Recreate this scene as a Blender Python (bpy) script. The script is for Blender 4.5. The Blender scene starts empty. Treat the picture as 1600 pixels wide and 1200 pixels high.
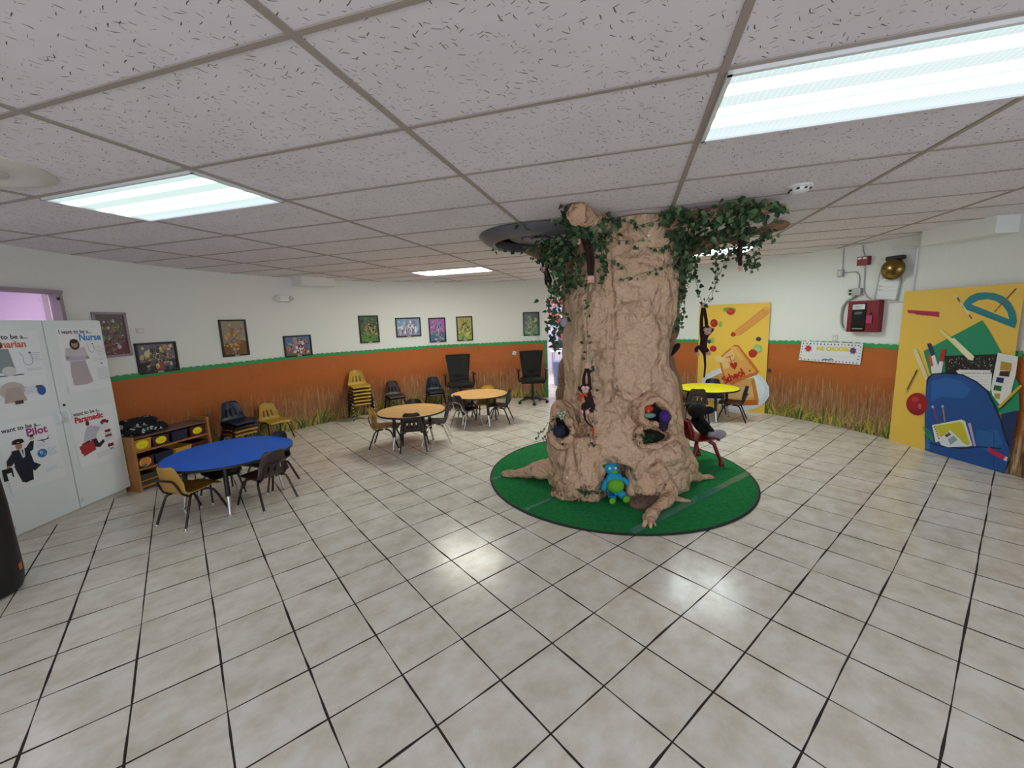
import bpy, bmesh, math, random
from math import sin, cos, pi, radians, atan2, hypot, sqrt, exp
from mathutils import Vector, Matrix, noise, Euler

# ------------------------------------------------------------------ camera
H = 1.689           # eye height
ZC = 2.509          # ceiling height
F_PX, PITCH, ROLL = 642.58, -0.1534, -0.0374
CX, CY, R = 0.245, 4.234, 4.662      # centre and radius of the round room
scene = bpy.context.scene
COL = scene.collection
cam_d = bpy.data.cameras.new('camera')
cam_d.sensor_width = 36.0
cam_d.lens = F_PX / 1600 * 36.0
cam_d.clip_start = 0.05
cam_d.clip_end = 60
cam = bpy.data.objects.new('camera', cam_d)
COL.objects.link(cam)
sp_, cp_, sr_, cr_ = sin(PITCH), cos(PITCH), sin(ROLL), cos(ROLL)
rt = Vector((cr_, -sr_ * sp_, sr_ * cp_))
up = Vector((-sr_, -cr_ * sp_, cr_ * cp_))
fw = Vector((0, cp_, sp_))
cam.matrix_world = Matrix(((rt.x, up.x, -fw.x, 0), (rt.y, up.y, -fw.y, 0), (rt.z, up.z, -fw.z, H), (0, 0, 0, 1)))
scene.camera = cam

# ------------------------------------------------------------------ world, exposure
scene.view_settings.view_transform = 'Standard'
scene.view_settings.look = 'None'
scene.view_settings.gamma = 1
scene.view_settings.use_curve_mapping = False
scene.view_settings.exposure = 0.45
world = bpy.data.worlds.new('world')
scene.world = world
world.use_nodes = True
world.node_tree.nodes['Background'].inputs[0].default_value = (0.80, 0.87, 1.0, 1)
world.node_tree.nodes['Background'].inputs[1].default_value = 1.5

LAMP = 4.6        # ceiling troffer brightness
def area(name, loc, direction, sx, sy, power, color):
    d = bpy.data.lights.new(name, 'AREA'); d.shape = 'RECTANGLE'; d.size = sx; d.size_y = sy
    d.energy = power; d.color = color
    o = bpy.data.objects.new(name, d); COL.objects.link(o)
    o.location = loc; o.rotation_euler = Vector(direction).to_track_quat('-Z', 'Y').to_euler()
    return o
area('daylight_back_window', (0.6, -3.55, 1.45), (0, 1, -0.02), 6.6, 2.0, 58, (0.92, 0.95, 1.0))
area('far_room_light', (1.6, 11.2, 2.40), (0, 0, -1), 3.4, 2.6, 70, (1.0, 0.97, 1.0))
area('side_room_light', (-4.85, 3.4, 2.35), (0, 0, -1), 0.3, 0.8, 8, (1.0, 0.92, 1.0))

# ------------------------------------------------------------------ helpers
def lin(c):
    if isinstance(c, str):
        c = [int(c[i:i + 2], 16) / 255 for i in (0, 2, 4)]
        return tuple((x / 12.92 if x <= .04045 else ((x + .055) / 1.055) ** 2.4) for x in c)
    return tuple(c)
def at(px, py, y):
    """world point seen at photo pixel (px, py) at depth y"""
    u = (px - 800) / F_PX; v = -(py - 600) / F_PX
    d = rt * u + up * v + fw
    return Vector((0, 0, H)) + d * (y / d.y)
def atz(px, py, z=0.0):
    u = (px - 800) / F_PX; v = -(py - 600) / F_PX
    d = rt * u + up * v + fw
    return Vector((0, 0, H)) + d * ((z - H) / d.z)
def wallp(deg, z=0.0, r=R):
    a = radians(deg)
    return Vector((CX + r * sin(a), CY + r * cos(a), z))

class MB:
    def __init__(s): s.v = []; s.f = []; s.m = []; s.c = []; s.uv = None
    def add(s, vs, fs, mi=0, col=None, M=None):
        b = len(s.v)
        for p in vs:
            p = Vector(p)
            s.v.append(M @ p if M is not None else p)
        for f in fs: s.f.append(tuple(b + i for i in f)); s.m.append(mi); s.c.append(col)
        return s
    def box(s, c, d, M=None, mi=0, col=None, taper=1.0):
        x, y, z = d[0] / 2, d[1] / 2, d[2] / 2; c = Vector(c)
        t = taper
        vs = [c + Vector(p) for p in ((-x, -y, -z), (x, -y, -z), (x, y, -z), (-x, y, -z), (-x * t, -y * t, z), (x * t, -y * t, z), (x * t, y * t, z), (-x * t, y * t, z))]
        return s.add(vs, [(0, 3, 2, 1), (4, 5, 6, 7), (0, 1, 5, 4), (1, 2, 6, 5), (2, 3, 7, 6), (3, 0, 4, 7)], mi, col, M)
    def rbox(s, c, d, b, M=None, mi=0, col=None, seg=3):
        bm = bmesh.new(); bmesh.ops.create_cube(bm, size=1)
        for v in bm.verts: v.co = Vector((v.co.x * d[0], v.co.y * d[1], v.co.z * d[2])) + Vector(c)
        bmesh.ops.bevel(bm, geom=bm.edges[:], offset=b, segments=seg, affect='EDGES', profile=0.5)
        bm.verts.index_update()
        s.add([v.co.copy() for v in bm.verts], [[v.index for v in f.verts] for f in bm.faces], mi, col, M); bm.free(); return s
    def tube(s, pts, rad, n=8, cap=True, M=None, mi=0, col=None, closed=False):
        pts = [Vector(p) for p in pts]; k = len(pts)
        if not hasattr(rad, '__len__'): rad = [rad] * k
        vs = []; fs = []; up0 = None
        for i, p in enumerate(pts):
            if closed: t = (pts[(i + 1) % k] - pts[i - 1])
            else: t = (pts[min(i + 1, k - 1)] - pts[max(i - 1, 0)])
            t.normalize()
            if up0 is None: up0 = Vector((0, 0, 1)) if abs(t.z) < .9 else Vector((1, 0, 0))
            a = up0 - t * up0.dot(t)
            if a.length < 1e-5: a = Vector((1, 0, 0)) - t * t.x
            a.normalize(); up0 = a; b = t.cross(a)
            for j in range(n):
                w = 2 * pi * j / n
                vs.append(p + (a * cos(w) + b * sin(w)) * rad[i])
        for i in range(k if closed else k - 1):
            i2 = (i + 1) % k
            for j in range(n):
                j2 = (j + 1) % n
                fs.append((i * n + j, i * n + j2, i2 * n + j2, i2 * n + j))
        if cap and not closed:
            fs.append(tuple(reversed(range(n)))); fs.append(tuple(range((k - 1) * n, k * n)))
        return s.add(vs, fs, mi, col, M)
    def lathe(s, prof, n=24, M=None, mi=0, col=None, sx=1, sy=1, cap=True):
        vs = []; fs = []; k = len(prof)
        for r, z in prof:
            for j in range(n):
                a = 2 * pi * j / n; vs.append((r * cos(a) * sx, r * sin(a) * sy, z))
        for i in range(k - 1):
            for j in range(n):
                j2 = (j + 1) % n; fs.append((i * n + j, i * n + j2, (i + 1) * n + j2, (i + 1) * n + j))
        if cap and prof[0][0] > 1e-6: fs.append(tuple(reversed(range(n))))
        if cap and prof[-1][0] > 1e-6: fs.append(tuple(range((k - 1) * n, k * n)))
        return s.add(vs, fs, mi, col, M)
    def ball(s, c, r, M=None, mi=0, col=None, n=14, k=9):
        if not hasattr(r, '__len__'): r = (r, r, r)
        T = Matrix.Translation(Vector(c)) @ Matrix.Diagonal((r[0], r[1], r[2], 1))
        if M is not None: T = M @ T
        prof = [(max(sin(pi * i / k), 0), -cos(pi * i / k)) for i in range(k + 1)]
        prof[0] = (0, -1); prof[-1] = (0, 1)
        return s.lathe(prof, n, T, mi, col)
    def build(s, name, mats, parent=None, smooth=False, origin=None, label=None, weld=True):
        me = bpy.data.meshes.new(name)
        o3 = Vector(origin) if origin is not None else Vector((0, 0, 0))
        me.from_pydata([p - o3 for p in s.v], [], s.f)
        if not isinstance(mats, (list, tuple)): mats = [mats]
        for m in mats: me.materials.append(m)
        for i, p in enumerate(me.polygons):
            p.material_index = s.m[i]
        if s.uv:
            ul = me.uv_layers.new(name='UVMap')
            for l in me.loops: ul.data[l.index].uv = s.uv[l.vertex_index]
        if any(c is not None for c in s.c):
            ca = me.color_attributes.new('Col', 'FLOAT_COLOR', 'CORNER')
            for i, p in enumerate(me.polygons):
                c = s.c[i] or (1, 1, 1)
                for li in p.loop_indices: ca.data[li].color = (c[0], c[1], c[2], 1)
        if smooth:
            me.shade_smooth()
            if smooth != 'all':
                try: me.set_sharp_from_angle(angle=radians(38))
                except Exception: pass
        me.validate(); me.update()
        o = bpy.data.objects.new(name, me); COL.objects.link(o)
        if parent is not None: o.parent = parent
        if label: o['label'] = label
        return o

def thing(name, label, cat, loc=(0, 0, 0), rz=0.0, group=None):
    o = bpy.data.objects.new(name, None); COL.objects.link(o); o.empty_display_size = .1
    o.location = loc; o.rotation_euler = (0, 0, rz)
    o['label'] = label; o['category'] = cat
    if group: o['group'] = group
    return o
def tag(o, label, cat, group=None):
    o['label'] = label; o['category'] = cat
    if group: o['group'] = group
    return o
def struct(o):
    o['kind'] = 'structure'; return o
def dup(root, loc, rz, label, group=None, tree_parent=None, root_mat=None):
    def cp(o, par):
        c = o.copy(); COL.objects.link(c); c.parent = par
        for ch in [x for x in o.children]: cp(ch, c)
        return c
    r = cp(root, None); r.location = loc; r.rotation_euler = (0, 0, rz); r['label'] = label
    if group: r['group'] = group
    return r
def recolor(root, frm, to):
    """give a copied thing its own meshes where the given material is swapped"""
    for ch in root.children_recursive:
        if ch.type == 'MESH':
            for i, sl in enumerate(ch.material_slots):
                if sl.material in frm:
                    sl.link = 'OBJECT'; sl.material = to[frm.index(sl.material)]

# ------------------------------------------------------------------ materials
def mat(name, color=(.5, .5, .5), rough=.6, metal=0.0, bump=None, spec=.5, coat=0, var=None, emit=None, alpha=1.0, trans=0.0):
    m = bpy.data.materials.new(name); m.use_nodes = True
    nt = m.node_tree; b = nt.nodes['Principled BSDF']
    c = lin(color)
    b.inputs['Base Color'].default_value = (*c, 1); b.inputs['Roughness'].default_value = rough
    b.inputs['Metallic'].default_value = metal; b.inputs['Specular IOR Level'].default_value = spec
    b.inputs['Coat Weight'].default_value = coat
    if trans: b.inputs['Transmission Weight'].default_value = trans
    if alpha < 1: b.inputs['Alpha'].default_value = alpha
    if emit: b.inputs['Emission Color'].default_value = (*lin(emit[0]), 1); b.inputs['Emission Strength'].default_value = emit[1]
    tc = nt.nodes.new('ShaderNodeTexCoord')
    if var:   # (scale, amount)
        n = nt.nodes.new('ShaderNodeTexNoise'); n.inputs['Scale'].default_value = var[0]; n.inputs['Detail'].default_value = 5
        nt.links.new(tc.outputs['Object'], n.inputs['Vector'])
        mr = nt.nodes.new('ShaderNodeMapRange'); mr.inputs[1].default_value = .3; mr.inputs[2].default_value = .7
        mr.inputs[3].default_value = 1 - var[1]; mr.inputs[4].default_value = 1 + var[1]
        nt.links.new(n.outputs['Fac'], mr.inputs[0])
        mx = nt.nodes.new('ShaderNodeVectorMath'); mx.operation = 'SCALE'; mx.inputs[0].default_value = c
        nt.links.new(mr.outputs[0], mx.inputs['Scale']); nt.links.new(mx.outputs[0], b.inputs['Base Color'])
    if bump:  # (kind, scale, strength, distance)
        kind, sc, st, di = bump
        if kind == 'voronoi':
            n = nt.nodes.new('ShaderNodeTexVoronoi'); n.inputs['Scale'].default_value = sc; out = n.outputs['Distance']
            w = nt.nodes.new('ShaderNodeTexNoise'); w.inputs['Scale'].default_value = sc * .6
            ad = nt.nodes.new('ShaderNodeVectorMath'); ad.operation = 'MULTIPLY_ADD'; ad.inputs[1].default_value = (.25 / sc * 2,) * 3
            nt.links.new(tc.outputs['Object'], w.inputs['Vector']); nt.links.new(w.outputs['Color'], ad.inputs[0]); nt.links.new(tc.outputs['Object'], ad.inputs[2])
            nt.links.new(ad.outputs[0], n.inputs['Vector'])
        else:
            n = nt.nodes.new('ShaderNodeTexNoise'); n.inputs['Scale'].default_value = sc; n.inputs['Detail'].default_value = 6; out = n.outputs['Fac']
            nt.links.new(tc.outputs['Object'], n.inputs['Vector'])
        bp = nt.nodes.new('ShaderNodeBump'); bp.inputs['Strength'].default_value = st; bp.inputs['Distance'].default_value = di
        nt.links.new(out, bp.inputs['Height']); nt.links.new(bp.outputs[0], b.inputs['Normal'])
    return m
def attr_mat(name, rough=.5, spec=.4, coat=0, bump=None):
    m = mat(name, (.5, .5, .5), rough, 0, bump, spec, coat)
    nt = m.node_tree; a = nt.nodes.new('ShaderNodeAttribute'); a.attribute_name = 'Col'
    nt.links.new(a.outputs['Color'], nt.nodes['Principled BSDF'].inputs['Base Color']); return m

def N(nt, typ, **kw):
    n = nt.nodes.new(typ)
    for k, v in kw.items():
        if k == 'op': n.operation = v
        else: setattr(n, k, v)
    return n

def floor_material():
    m = bpy.data.materials.new('floor_tile'); m.use_nodes = True; nt = m.node_tree; b = nt.nodes['Principled BSDF']
    tc = N(nt, 'ShaderNodeTexCoord'); mp = N(nt, 'ShaderNodeMapping')
    s = .3415; fy = -.8938; ox, oy = -.0547, 2.1996
    a = -fy
    mp.inputs['Rotation'].default_value = (0, 0, a)
    tx = -(cos(a) * ox - sin(a) * oy); ty = -(sin(a) * ox + cos(a) * oy)
    mp.inputs['Location'].default_value = (tx, ty, 0)
    L = nt.links.new
    L(tc.outputs['Object'], mp.inputs['Vector'])
    # slight wobble of the joints, so they are hand-laid
    wn = N(nt, 'ShaderNodeTexNoise'); wn.inputs['Scale'].default_value = 1.6; wn.inputs['Detail'].default_value = 1
    L(mp.outputs[0], wn.inputs['Vector'])
    wv = N(nt, 'ShaderNodeVectorMath', op='MULTIPLY_ADD'); wv.inputs[1].default_value = (.012, .012, 0); L(wn.outputs['Color'], wv.inputs[0]); 
    sb = N(nt, 'ShaderNodeVectorMath', op='SUBTRACT'); sb.inputs[1].default_value = (.006, .006, 0); L(mp.outputs[0], sb.inputs[0]); L(sb.outputs[0], wv.inputs[2])
    br = N(nt, 'ShaderNodeTexBrick'); br.offset = 0; br.squash = 1
    br.inputs['Scale'].default_value = 1; br.inputs['Brick Width'].default_value = s; br.inputs['Row Height'].default_value = s
    br.inputs['Mortar Smooth'].default_value = .25; br.inputs['Bias'].default_value = 0
    br.inputs['Color1'].default_value = (*lin('e4e1d8'), 1); br.inputs['Color2'].default_value = (*lin('ebe8e0'), 1); br.inputs['Mortar'].default_value = (*lin('2c2320'), 1)
    L(wv.outputs[0], br.inputs['Vector'])
    wn2 = N(nt, 'ShaderNodeTexNoise'); wn2.inputs['Scale'].default_value = 3.1; wn2.inputs['Detail'].default_value = 2
    L(mp.outputs[0], wn2.inputs['Vector'])
    mr = N(nt, 'ShaderNodeMapRange'); mr.inputs[1].default_value = .35; mr.inputs[2].default_value = .7; mr.inputs[3].default_value = .0024; mr.inputs[4].default_value = .0078
    L(wn2.outputs['Fac'], mr.inputs[0]); L(mr.outputs[0], br.inputs['Mortar Size'])
    # cloudy beige mottling
    n1 = N(nt, 'ShaderNodeTexNoise'); n1.inputs['Scale'].default_value = 5.5; n1.inputs['Detail'].default_value = 6; n1.inputs['Roughness'].default_value = .65
    mp2 = N(nt, 'ShaderNodeMapping'); mp2.inputs['Scale'].default_value = (1.2, .9, 1); L(mp.outputs[0], mp2.inputs[0]); L(mp2.outputs[0], n1.inputs['Vector'])
    cr = N(nt, 'ShaderNodeValToRGB'); cr.color_ramp.elements[0].position = .35; cr.color_ramp.elements[0].color = (*lin('d9cbb8'), 1)
    cr.color_ramp.elements[1].position = .62; cr.color_ramp.elements[1].color = (1, 1, 1, 1); L(n1.outputs['Fac'], cr.inputs[0])
    mx = N(nt, 'ShaderNodeMix', data_type='RGBA', blend_type='MULTIPLY'); mx.inputs[0].default_value = .55
    L(br.outputs['Color'], mx.inputs[6]); L(cr.outputs[0], mx.inputs[7]); L(mx.outputs[2], b.inputs['Base Color'])
    rr = N(nt, 'ShaderNodeMapRange'); rr.inputs[3].default_value = .21; rr.inputs[4].default_value = .85; L(br.outputs['Fac'], rr.inputs[0]); L(rr.outputs[0], b.inputs['Roughness'])
    bp = N(nt, 'ShaderNodeBump'); bp.invert = True; bp.inputs['Strength'].default_value = .6; bp.inputs['Distance'].default_value = .003
    L(br.outputs['Fac'], bp.inputs['Height'])
    n3 = N(nt, 'ShaderNodeTexNoise'); n3.inputs['Scale'].default_value = 14; L(mp.outputs[0], n3.inputs['Vector'])
    b2 = N(nt, 'ShaderNodeBump'); b2.inputs['Strength'].default_value = .12; b2.inputs['Distance'].default_value = .002; L(n3.outputs['Fac'], b2.inputs['Height']); L(bp.outputs[0], b2.inputs['Normal'])
    L(b2.outputs[0], b.inputs['Normal'])
    return m

def ceiling_material():
    m = bpy.data.materials.new('fissured_ceiling_tile'); m.use_nodes = True; nt = m.node_tree; b = nt.nodes['Principled BSDF']; L = nt.links.new
    tc = N(nt, 'ShaderNodeTexCoord'); prev = None
    for k, (ang, sc) in enumerate(((.5, 50), (1.25, 46), (2.3, 54))):
        wn = N(nt, 'ShaderNodeTexNoise'); wn.inputs['Scale'].default_value = 16; wn.inputs['Detail'].default_value = 2; L(tc.outputs['Object'], wn.inputs['Vector'])
        wv = N(nt, 'ShaderNodeVectorMath', op='MULTIPLY_ADD'); wv.inputs[1].default_value = (.03, .03, .0); L(wn.outputs['Color'], wv.inputs[0]); L(tc.outputs['Object'], wv.inputs[2])
        mp = N(nt, 'ShaderNodeMapping'); mp.inputs['Rotation'].default_value = (0, 0, ang); mp.inputs['Location'].default_value = (k * 3.3, k * 1.7, 0); L(wv.outputs[0], mp.inputs['Vector'])
        m2 = N(nt, 'ShaderNodeMapping'); m2.inputs['Scale'].default_value = (1, .13, 1); L(mp.outputs[0], m2.inputs['Vector'])
        v = N(nt, 'ShaderNodeTexVoronoi', voronoi_dimensions='2D'); v.inputs['Scale'].default_value = sc; v.inputs['Randomness'].default_value = 1; L(m2.outputs[0], v.inputs['Vector'])
        # only some cells carry a mark
        w = N(nt, 'ShaderNodeSeparateColor'); L(v.outputs['Color'], w.inputs[0])
        th = N(nt, 'ShaderNodeMapRange'); th.inputs[1].default_value = .35; th.inputs[2].default_value = 1; th.inputs[3].default_value = 0.03; th.inputs[4].default_value = .09; L(w.outputs[0], th.inputs[0])
        lt = N(nt, 'ShaderNodeMath', op='LESS_THAN'); L(v.outputs['Distance'], lt.inputs[0]); L(th.outputs[0], lt.inputs[1])
        if prev is None: prev = lt.outputs[0]
        else:
            mxx = N(nt, 'ShaderNodeMath', op='MAXIMUM'); L(prev, mxx.inputs[0]); L(lt.outputs[0], mxx.inputs[1]); prev = mxx.outputs[0]
    n = N(nt, 'ShaderNodeTexNoise'); n.inputs['Scale'].default_value = 3; n.inputs['Detail'].default_value = 3; L(tc.outputs['Object'], n.inputs['Vector'])
    cr = N(nt, 'ShaderNodeValToRGB'); cr.color_ramp.elements[0].position = .3; cr.color_ramp.elements[0].color = (*lin('e2dbe1'), 1); cr.color_ramp.elements[1].position = .7; cr.color_ramp.elements[1].color = (*lin('eae3e9'), 1); L(n.outputs['Fac'], cr.inputs[0])
    mx = N(nt, 'ShaderNodeMix', data_type='RGBA'); L(prev, mx.inputs[0]); L(cr.outputs[0], mx.inputs[6]); mx.inputs[7].default_value = (*lin('6d6466'), 1)
    L(mx.outputs[2], b.inputs['Base Color']); b.inputs['Roughness'].default_value = .95; b.inputs['Specular IOR Level'].default_value = .1
    bp = N(nt, 'ShaderNodeBump'); bp.invert = True; bp.inputs['Strength'].default_value = .5; bp.inputs['Distance'].default_value = .002; L(prev, bp.inputs['Height']); L(bp.outputs[0], b.inputs['Normal'])
    return m

def mural_material():
    m = bpy.data.materials.new('wheat_mural_plastic'); m.use_nodes = True; nt = m.node_tree; b = nt.nodes['Principled BSDF']; L = nt.links.new
    uv = N(nt, 'ShaderNodeUVMap'); sx = N(nt, 'ShaderNodeSeparateXYZ'); L(uv.outputs[0], sx.inputs[0])
    # printed colour by height
    wn = N(nt, 'ShaderNodeTexNoise'); wn.inputs['Scale'].default_value = 2.2; wn.inputs['Detail'].default_value = 4; L(uv.outputs[0], wn.inputs['Vector'])
    ad = N(nt, 'ShaderNodeMath', op='MULTIPLY_ADD'); L(wn.outputs['Fac'], ad.inputs[0]); ad.inputs[1].default_value = .22; L(sx.outputs[1], ad.inputs[2])
    cr = N(nt, 'ShaderNodeValToRGB'); e = cr.color_ramp.elements
    e[0].position = .10; e[0].color = (*lin('6f6a30'), 1); e[1].position = 1.0; e[1].color = (*lin('b8662f'), 1)
    for p, c in ((.30, '8a7440'), (.46, '9f6a45'), (.62, 'a86432'), (.85, 'b2622d')):
        x = e.new(p); x.color = (*lin(c), 1)
    L(ad.outputs[0], cr.inputs[0])
    # stalk streaks, denser low down
    mp = N(nt, 'ShaderNodeMapping'); mp.inputs['Scale'].default_value = (40, 2.6, 1); L(uv.outputs[0], mp.inputs[0])
    st = N(nt, 'ShaderNodeTexNoise'); st.inputs['Scale'].default_value = 1; st.inputs['Detail'].default_value = 5; L(mp.outputs[0], st.inputs['Vector'])
    hh = N(nt, 'ShaderNodeMapRange'); hh.inputs[1].default_value = .2; hh.inputs[2].default_value = .95; hh.inputs[3].default_value = .40; hh.inputs[4].default_value = .66; L(ad.outputs[0], hh.inputs[0])
    sb = N(nt, 'ShaderNodeMath', op='SUBTRACT'); L(st.outputs['Fac'], sb.inputs[0]); L(hh.outputs[0], sb.inputs[1])
    gn = N(nt, 'ShaderNodeMath', op='MULTIPLY'); gn.use_clamp = True; gn.inputs[1].default_value = 6; L(sb.outputs[0], gn.inputs[0])
    mx = N(nt, 'ShaderNodeMix', data_type='RGBA'); L(gn.outputs[0], mx.inputs[0]); L(cr.outputs[0], mx.inputs[6]); mx.inputs[7].default_value = (*lin('cba888'), 1)
    mp2 = N(nt, 'ShaderNodeMapping'); mp2.inputs['Scale'].default_value = (33, 3, 1); mp2.inputs['Location'].default_value = (7, 3, 0); L(uv.outputs[0], mp2.inputs[0])
    s2 = N(nt, 'ShaderNodeTexNoise'); s2.inputs['Scale'].default_value = 1; s2.inputs['Detail'].default_value = 4; L(mp2.outputs[0], s2.inputs['Vector'])
    h2 = N(nt, 'ShaderNodeMapRange'); h2.inputs[1].default_value = .15; h2.inputs[2].default_value = .8; h2.inputs[3].default_value = .44; h2.inputs[4].default_value = .68; L(ad.outputs[0], h2.inputs[0])
    sb2 = N(nt, 'ShaderNodeMath', op='SUBTRACT'); L(s2.outputs['Fac'], sb2.inputs[0]); L(h2.outputs[0], sb2.inputs[1])
    g2 = N(nt, 'ShaderNodeMath', op='MULTIPLY'); g2.use_clamp = True; g2.inputs[1].default_value = 7; L(sb2.outputs[0], g2.inputs[0])
    m3 = N(nt, 'ShaderNodeMix', data_type='RGBA'); L(g2.outputs[0], m3.inputs[0]); L(mx.outputs[2], m3.inputs[6]); m3.inputs[7].default_value = (*lin('5d3a25'), 1)
    L(m3.outputs[2], b.inputs['Base Color']); b.inputs['Roughness'].default_value = .42; b.inputs['Specular IOR Level'].default_value = .35
    # creases of the thin plastic sheet
    w3 = N(nt, 'ShaderNodeTexNoise'); w3.inputs['Scale'].default_value = 1.7; w3.inputs['Detail'].default_value = 3; w3.inputs['Distortion'].default_value = 1.2; L(uv.outputs[0], w3.inputs['Vector'])
    bp = N(nt, 'ShaderNodeBump'); bp.inputs['Strength'].default_value = .55; bp.inputs['Distance'].default_value = .06; L(w3.outputs['Fac'], bp.inputs['Height']); L(bp.outputs[0], b.inputs['Normal'])
    return m

def lens_material(name, tint, k):
    """prismatic troffer lens: bright over the tubes, paler between, fine square prism grid (UV in metres)"""
    m = bpy.data.materials.new(name); m.use_nodes = True; nt = m.node_tree; L = nt.links.new
    for n in list(nt.nodes):
        if n.type == 'BSDF_PRINCIPLED': nt.nodes.remove(n)
    out = [n for n in nt.nodes if n.type == 'OUTPUT_MATERIAL'][0]
    uv = N(nt, 'ShaderNodeUVMap'); sx = N(nt, 'ShaderNodeSeparateXYZ'); L(uv.outputs[0], sx.inputs[0])
    cr = N(nt, 'ShaderNodeValToRGB'); e = cr.color_ramp.elements; cr.color_ramp.interpolation = 'EASE'
    e[0].position = 0; e[0].color = (.11, .145, .15, 1); e[1].position = 1; e[1].color = (.13, .15, .18, 1)
    for p, c in ((.11, .13), (.20, 1.3), (.29, .14), (.43, .14), (.51, 1.3), (.59, .14), (.71, 1.2), (.80, .14)):
        x = e.new(p); x.color = (c * tint[0], c * tint[1], c * tint[2], 1)
    L(sx.outputs[1], cr.inputs[0])
    br = N(nt, 'ShaderNodeTexBrick'); br.offset = 0; br.inputs['Scale'].default_value = 1; br.inputs['Brick Width'].default_value = .022; br.inputs['Row Height'].default_value = .04
    br.inputs['Mortar Size'].default_value = .0006; br.inputs['Color1'].default_value = (1, 1, 1, 1); br.inputs['Color2'].default_value = (1, 1, 1, 1); br.inputs['Mortar'].default_value = (1.5, 1.5, 1.4, 1)
    L(uv.outputs[0], br.inputs['Vector'])
    mx = N(nt, 'ShaderNodeMix', data_type='RGBA', blend_type='MULTIPLY'); mx.inputs[0].default_value = 1; L(cr.outputs[0], mx.inputs[6]); L(br.outputs['Color'], mx.inputs[7])
    em = N(nt, 'ShaderNodeEmission'); em.inputs['Strength'].default_value = k; L(mx.outputs[2], em.inputs['Color']); L(em.outputs[0], out.inputs['Surface'])
    return m

M = {}
M['floor'] = floor_material(); M['ceiling'] = ceiling_material(); M['mural'] = mural_material()
M['grid'] = mat('ceiling_grid_metal', 'a39890', .5, .0)
M['wall'] = mat('white_stucco_wall', 'e8ebe7', .75, 0, ('noise', 38, .5, .006), .3)
M['wallplain'] = mat('smooth_white_paint', 'dcdde0', .7)
M['lavender'] = mat('lavender_paint', 'd6c2dd', .8)
M['pinkwall'] = mat('pale_lilac_paint', 'e4dcec', .8)
M['trim'] = mat('mauve_window_trim', 'a3929c', .6)
M['white'] = mat('white_enamel', 'e6e8ea', .35)
M['hollow'] = mat('painted_hollow_shade', '17110e', .95)  # near-black colour stands in for the shade deep inside the hollows
M['cab'] = mat('white_laminate', 'e9efef', .32, 0, None, .5, 0, (3, .02))
M['offwhite'] = mat('offwhite_plastic', 'd6d4cc', .5)
M['duct'] = mat('grey_diffuser_metal', '66646c', .4, .3)
M['ductdark'] = mat('dark_diffuser_core', '2c2b2c', .6, .2, ('noise', 40, .3, .01))
M['black'] = mat('black_plastic', '121212', .45)
M['blackmesh'] = mat('black_mesh_fabric', '1b1a19', .85, 0, ('noise', 220, .5, .003))
M['blackfab'] = mat('black_upholstery', '0f0f10', .9, 0, ('noise', 120, .5, .003))
M['blackplush'] = mat('black_plush', '08080b', .9, 0, ('noise', 90, .6, .006))
M['greyplush'] = mat('grey_plush', '9a94a0', .95, 0, ('noise', 80, .6, .006))
M['chrome'] = mat('chrome', 'd8d8d8', .18, 1.0)
M['darkleg'] = mat('dark_brown_painted_steel', '2a2020', .38, .3)
M['tan'] = mat('tan_plastic', 'b98a3c', .42, 0, ('noise', 160, .25, .002))
M['mustard'] = mat('mustard_plastic', 'c09a3a', .42, 0, ('noise', 160, .25, .002))
M['brown'] = mat('dark_brown_plastic', '3b2b29', .40, 0, ('noise', 160, .25, .002))
M['navy'] = mat('navy_plastic', '17233a', .36, 0, ('noise', 160, .25, .002))
M['blackpl'] = mat('near_black_plastic', '1c1c24', .36, 0, ('noise', 160, .25, .002))
M['bluetop'] = mat('blue_laminate', '226fea', .5, 0, None, .22, 0, (2, .03))
M['woodtop'] = mat('light_wood_laminate', 'd6a76a', .42, 0, None, .3, 0, (9, .08))
M['yellowtop'] = mat('yellow_laminate', 'f3ea28', .5, 0, None, .25)
M['rug'] = mat('green_turf_rug', '267d46', .95, 0, ('noise', 220, .5, .002), .1, 0, (30, .18))
M['rugedge'] = mat('black_rubber_edge', '1b1d20', .6)
M['tape'] = mat('clear_packing_tape', '3f9a86', .15, 0, None, .8, .3, None, None, .55)
M['wood'] = mat('light_birch_wood', 'a9743f', .5, 0, None, .4, 0, (7, .12))
M['woodtopgrey'] = mat('dark_shelf_inside', '6b5348', .5)
M['sheet'] = mat('poster_paper', 'f1f3f6', .35)
M['print'] = attr_mat('printed_paper', .45, .4)
M['printgloss'] = attr_mat('laminated_print', .22, .5)
M['leaf'] = attr_mat('ivy_leaf_fabric', .5, .35)
M['stem'] = mat('vine_stem', '33452a', .7)
M['red'] = mat('red_plastic', '7d0d18', .35)
M['redpanel'] = mat('red_enamel_steel', '7c1626', .38, .1)
M['panelglass'] = mat('dark_panel_window', '15161a', .12)
M['brass'] = mat('brass_bell', '86703f', .24, 1.0)
M['conduit'] = mat('grey_conduit', 'a9aaa8', .45, .3)
M['green'] = mat('green_border_card', '2b9a58', .55)
M['monkey'] = mat('dark_brown_plush', '2a1111', .9, 0, ('noise', 110, .6, .006))
M['pinkplush'] = mat('pink_felt', 'd9a79c', .9)
M['eyewhite'] = mat('glossy_white', 'f2f2f2', .2)
M['cyanplush'] = mat('turquoise_plush', '1f9cc9', .95, 0, ('noise', 100, .6, .006))
M['limeplush'] = mat('lime_plush', '66b32c', .95, 0, ('noise', 100, .6, .006))
M['purple'] = mat('purple_plush', '46207a', .9, 0, ('noise', 100, .6, .006))
M['parrot'] = mat('orange_red_plush', 'c2381d', .9)
M['navyplush'] = mat('navy_plush', '1b2440', .8)
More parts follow.
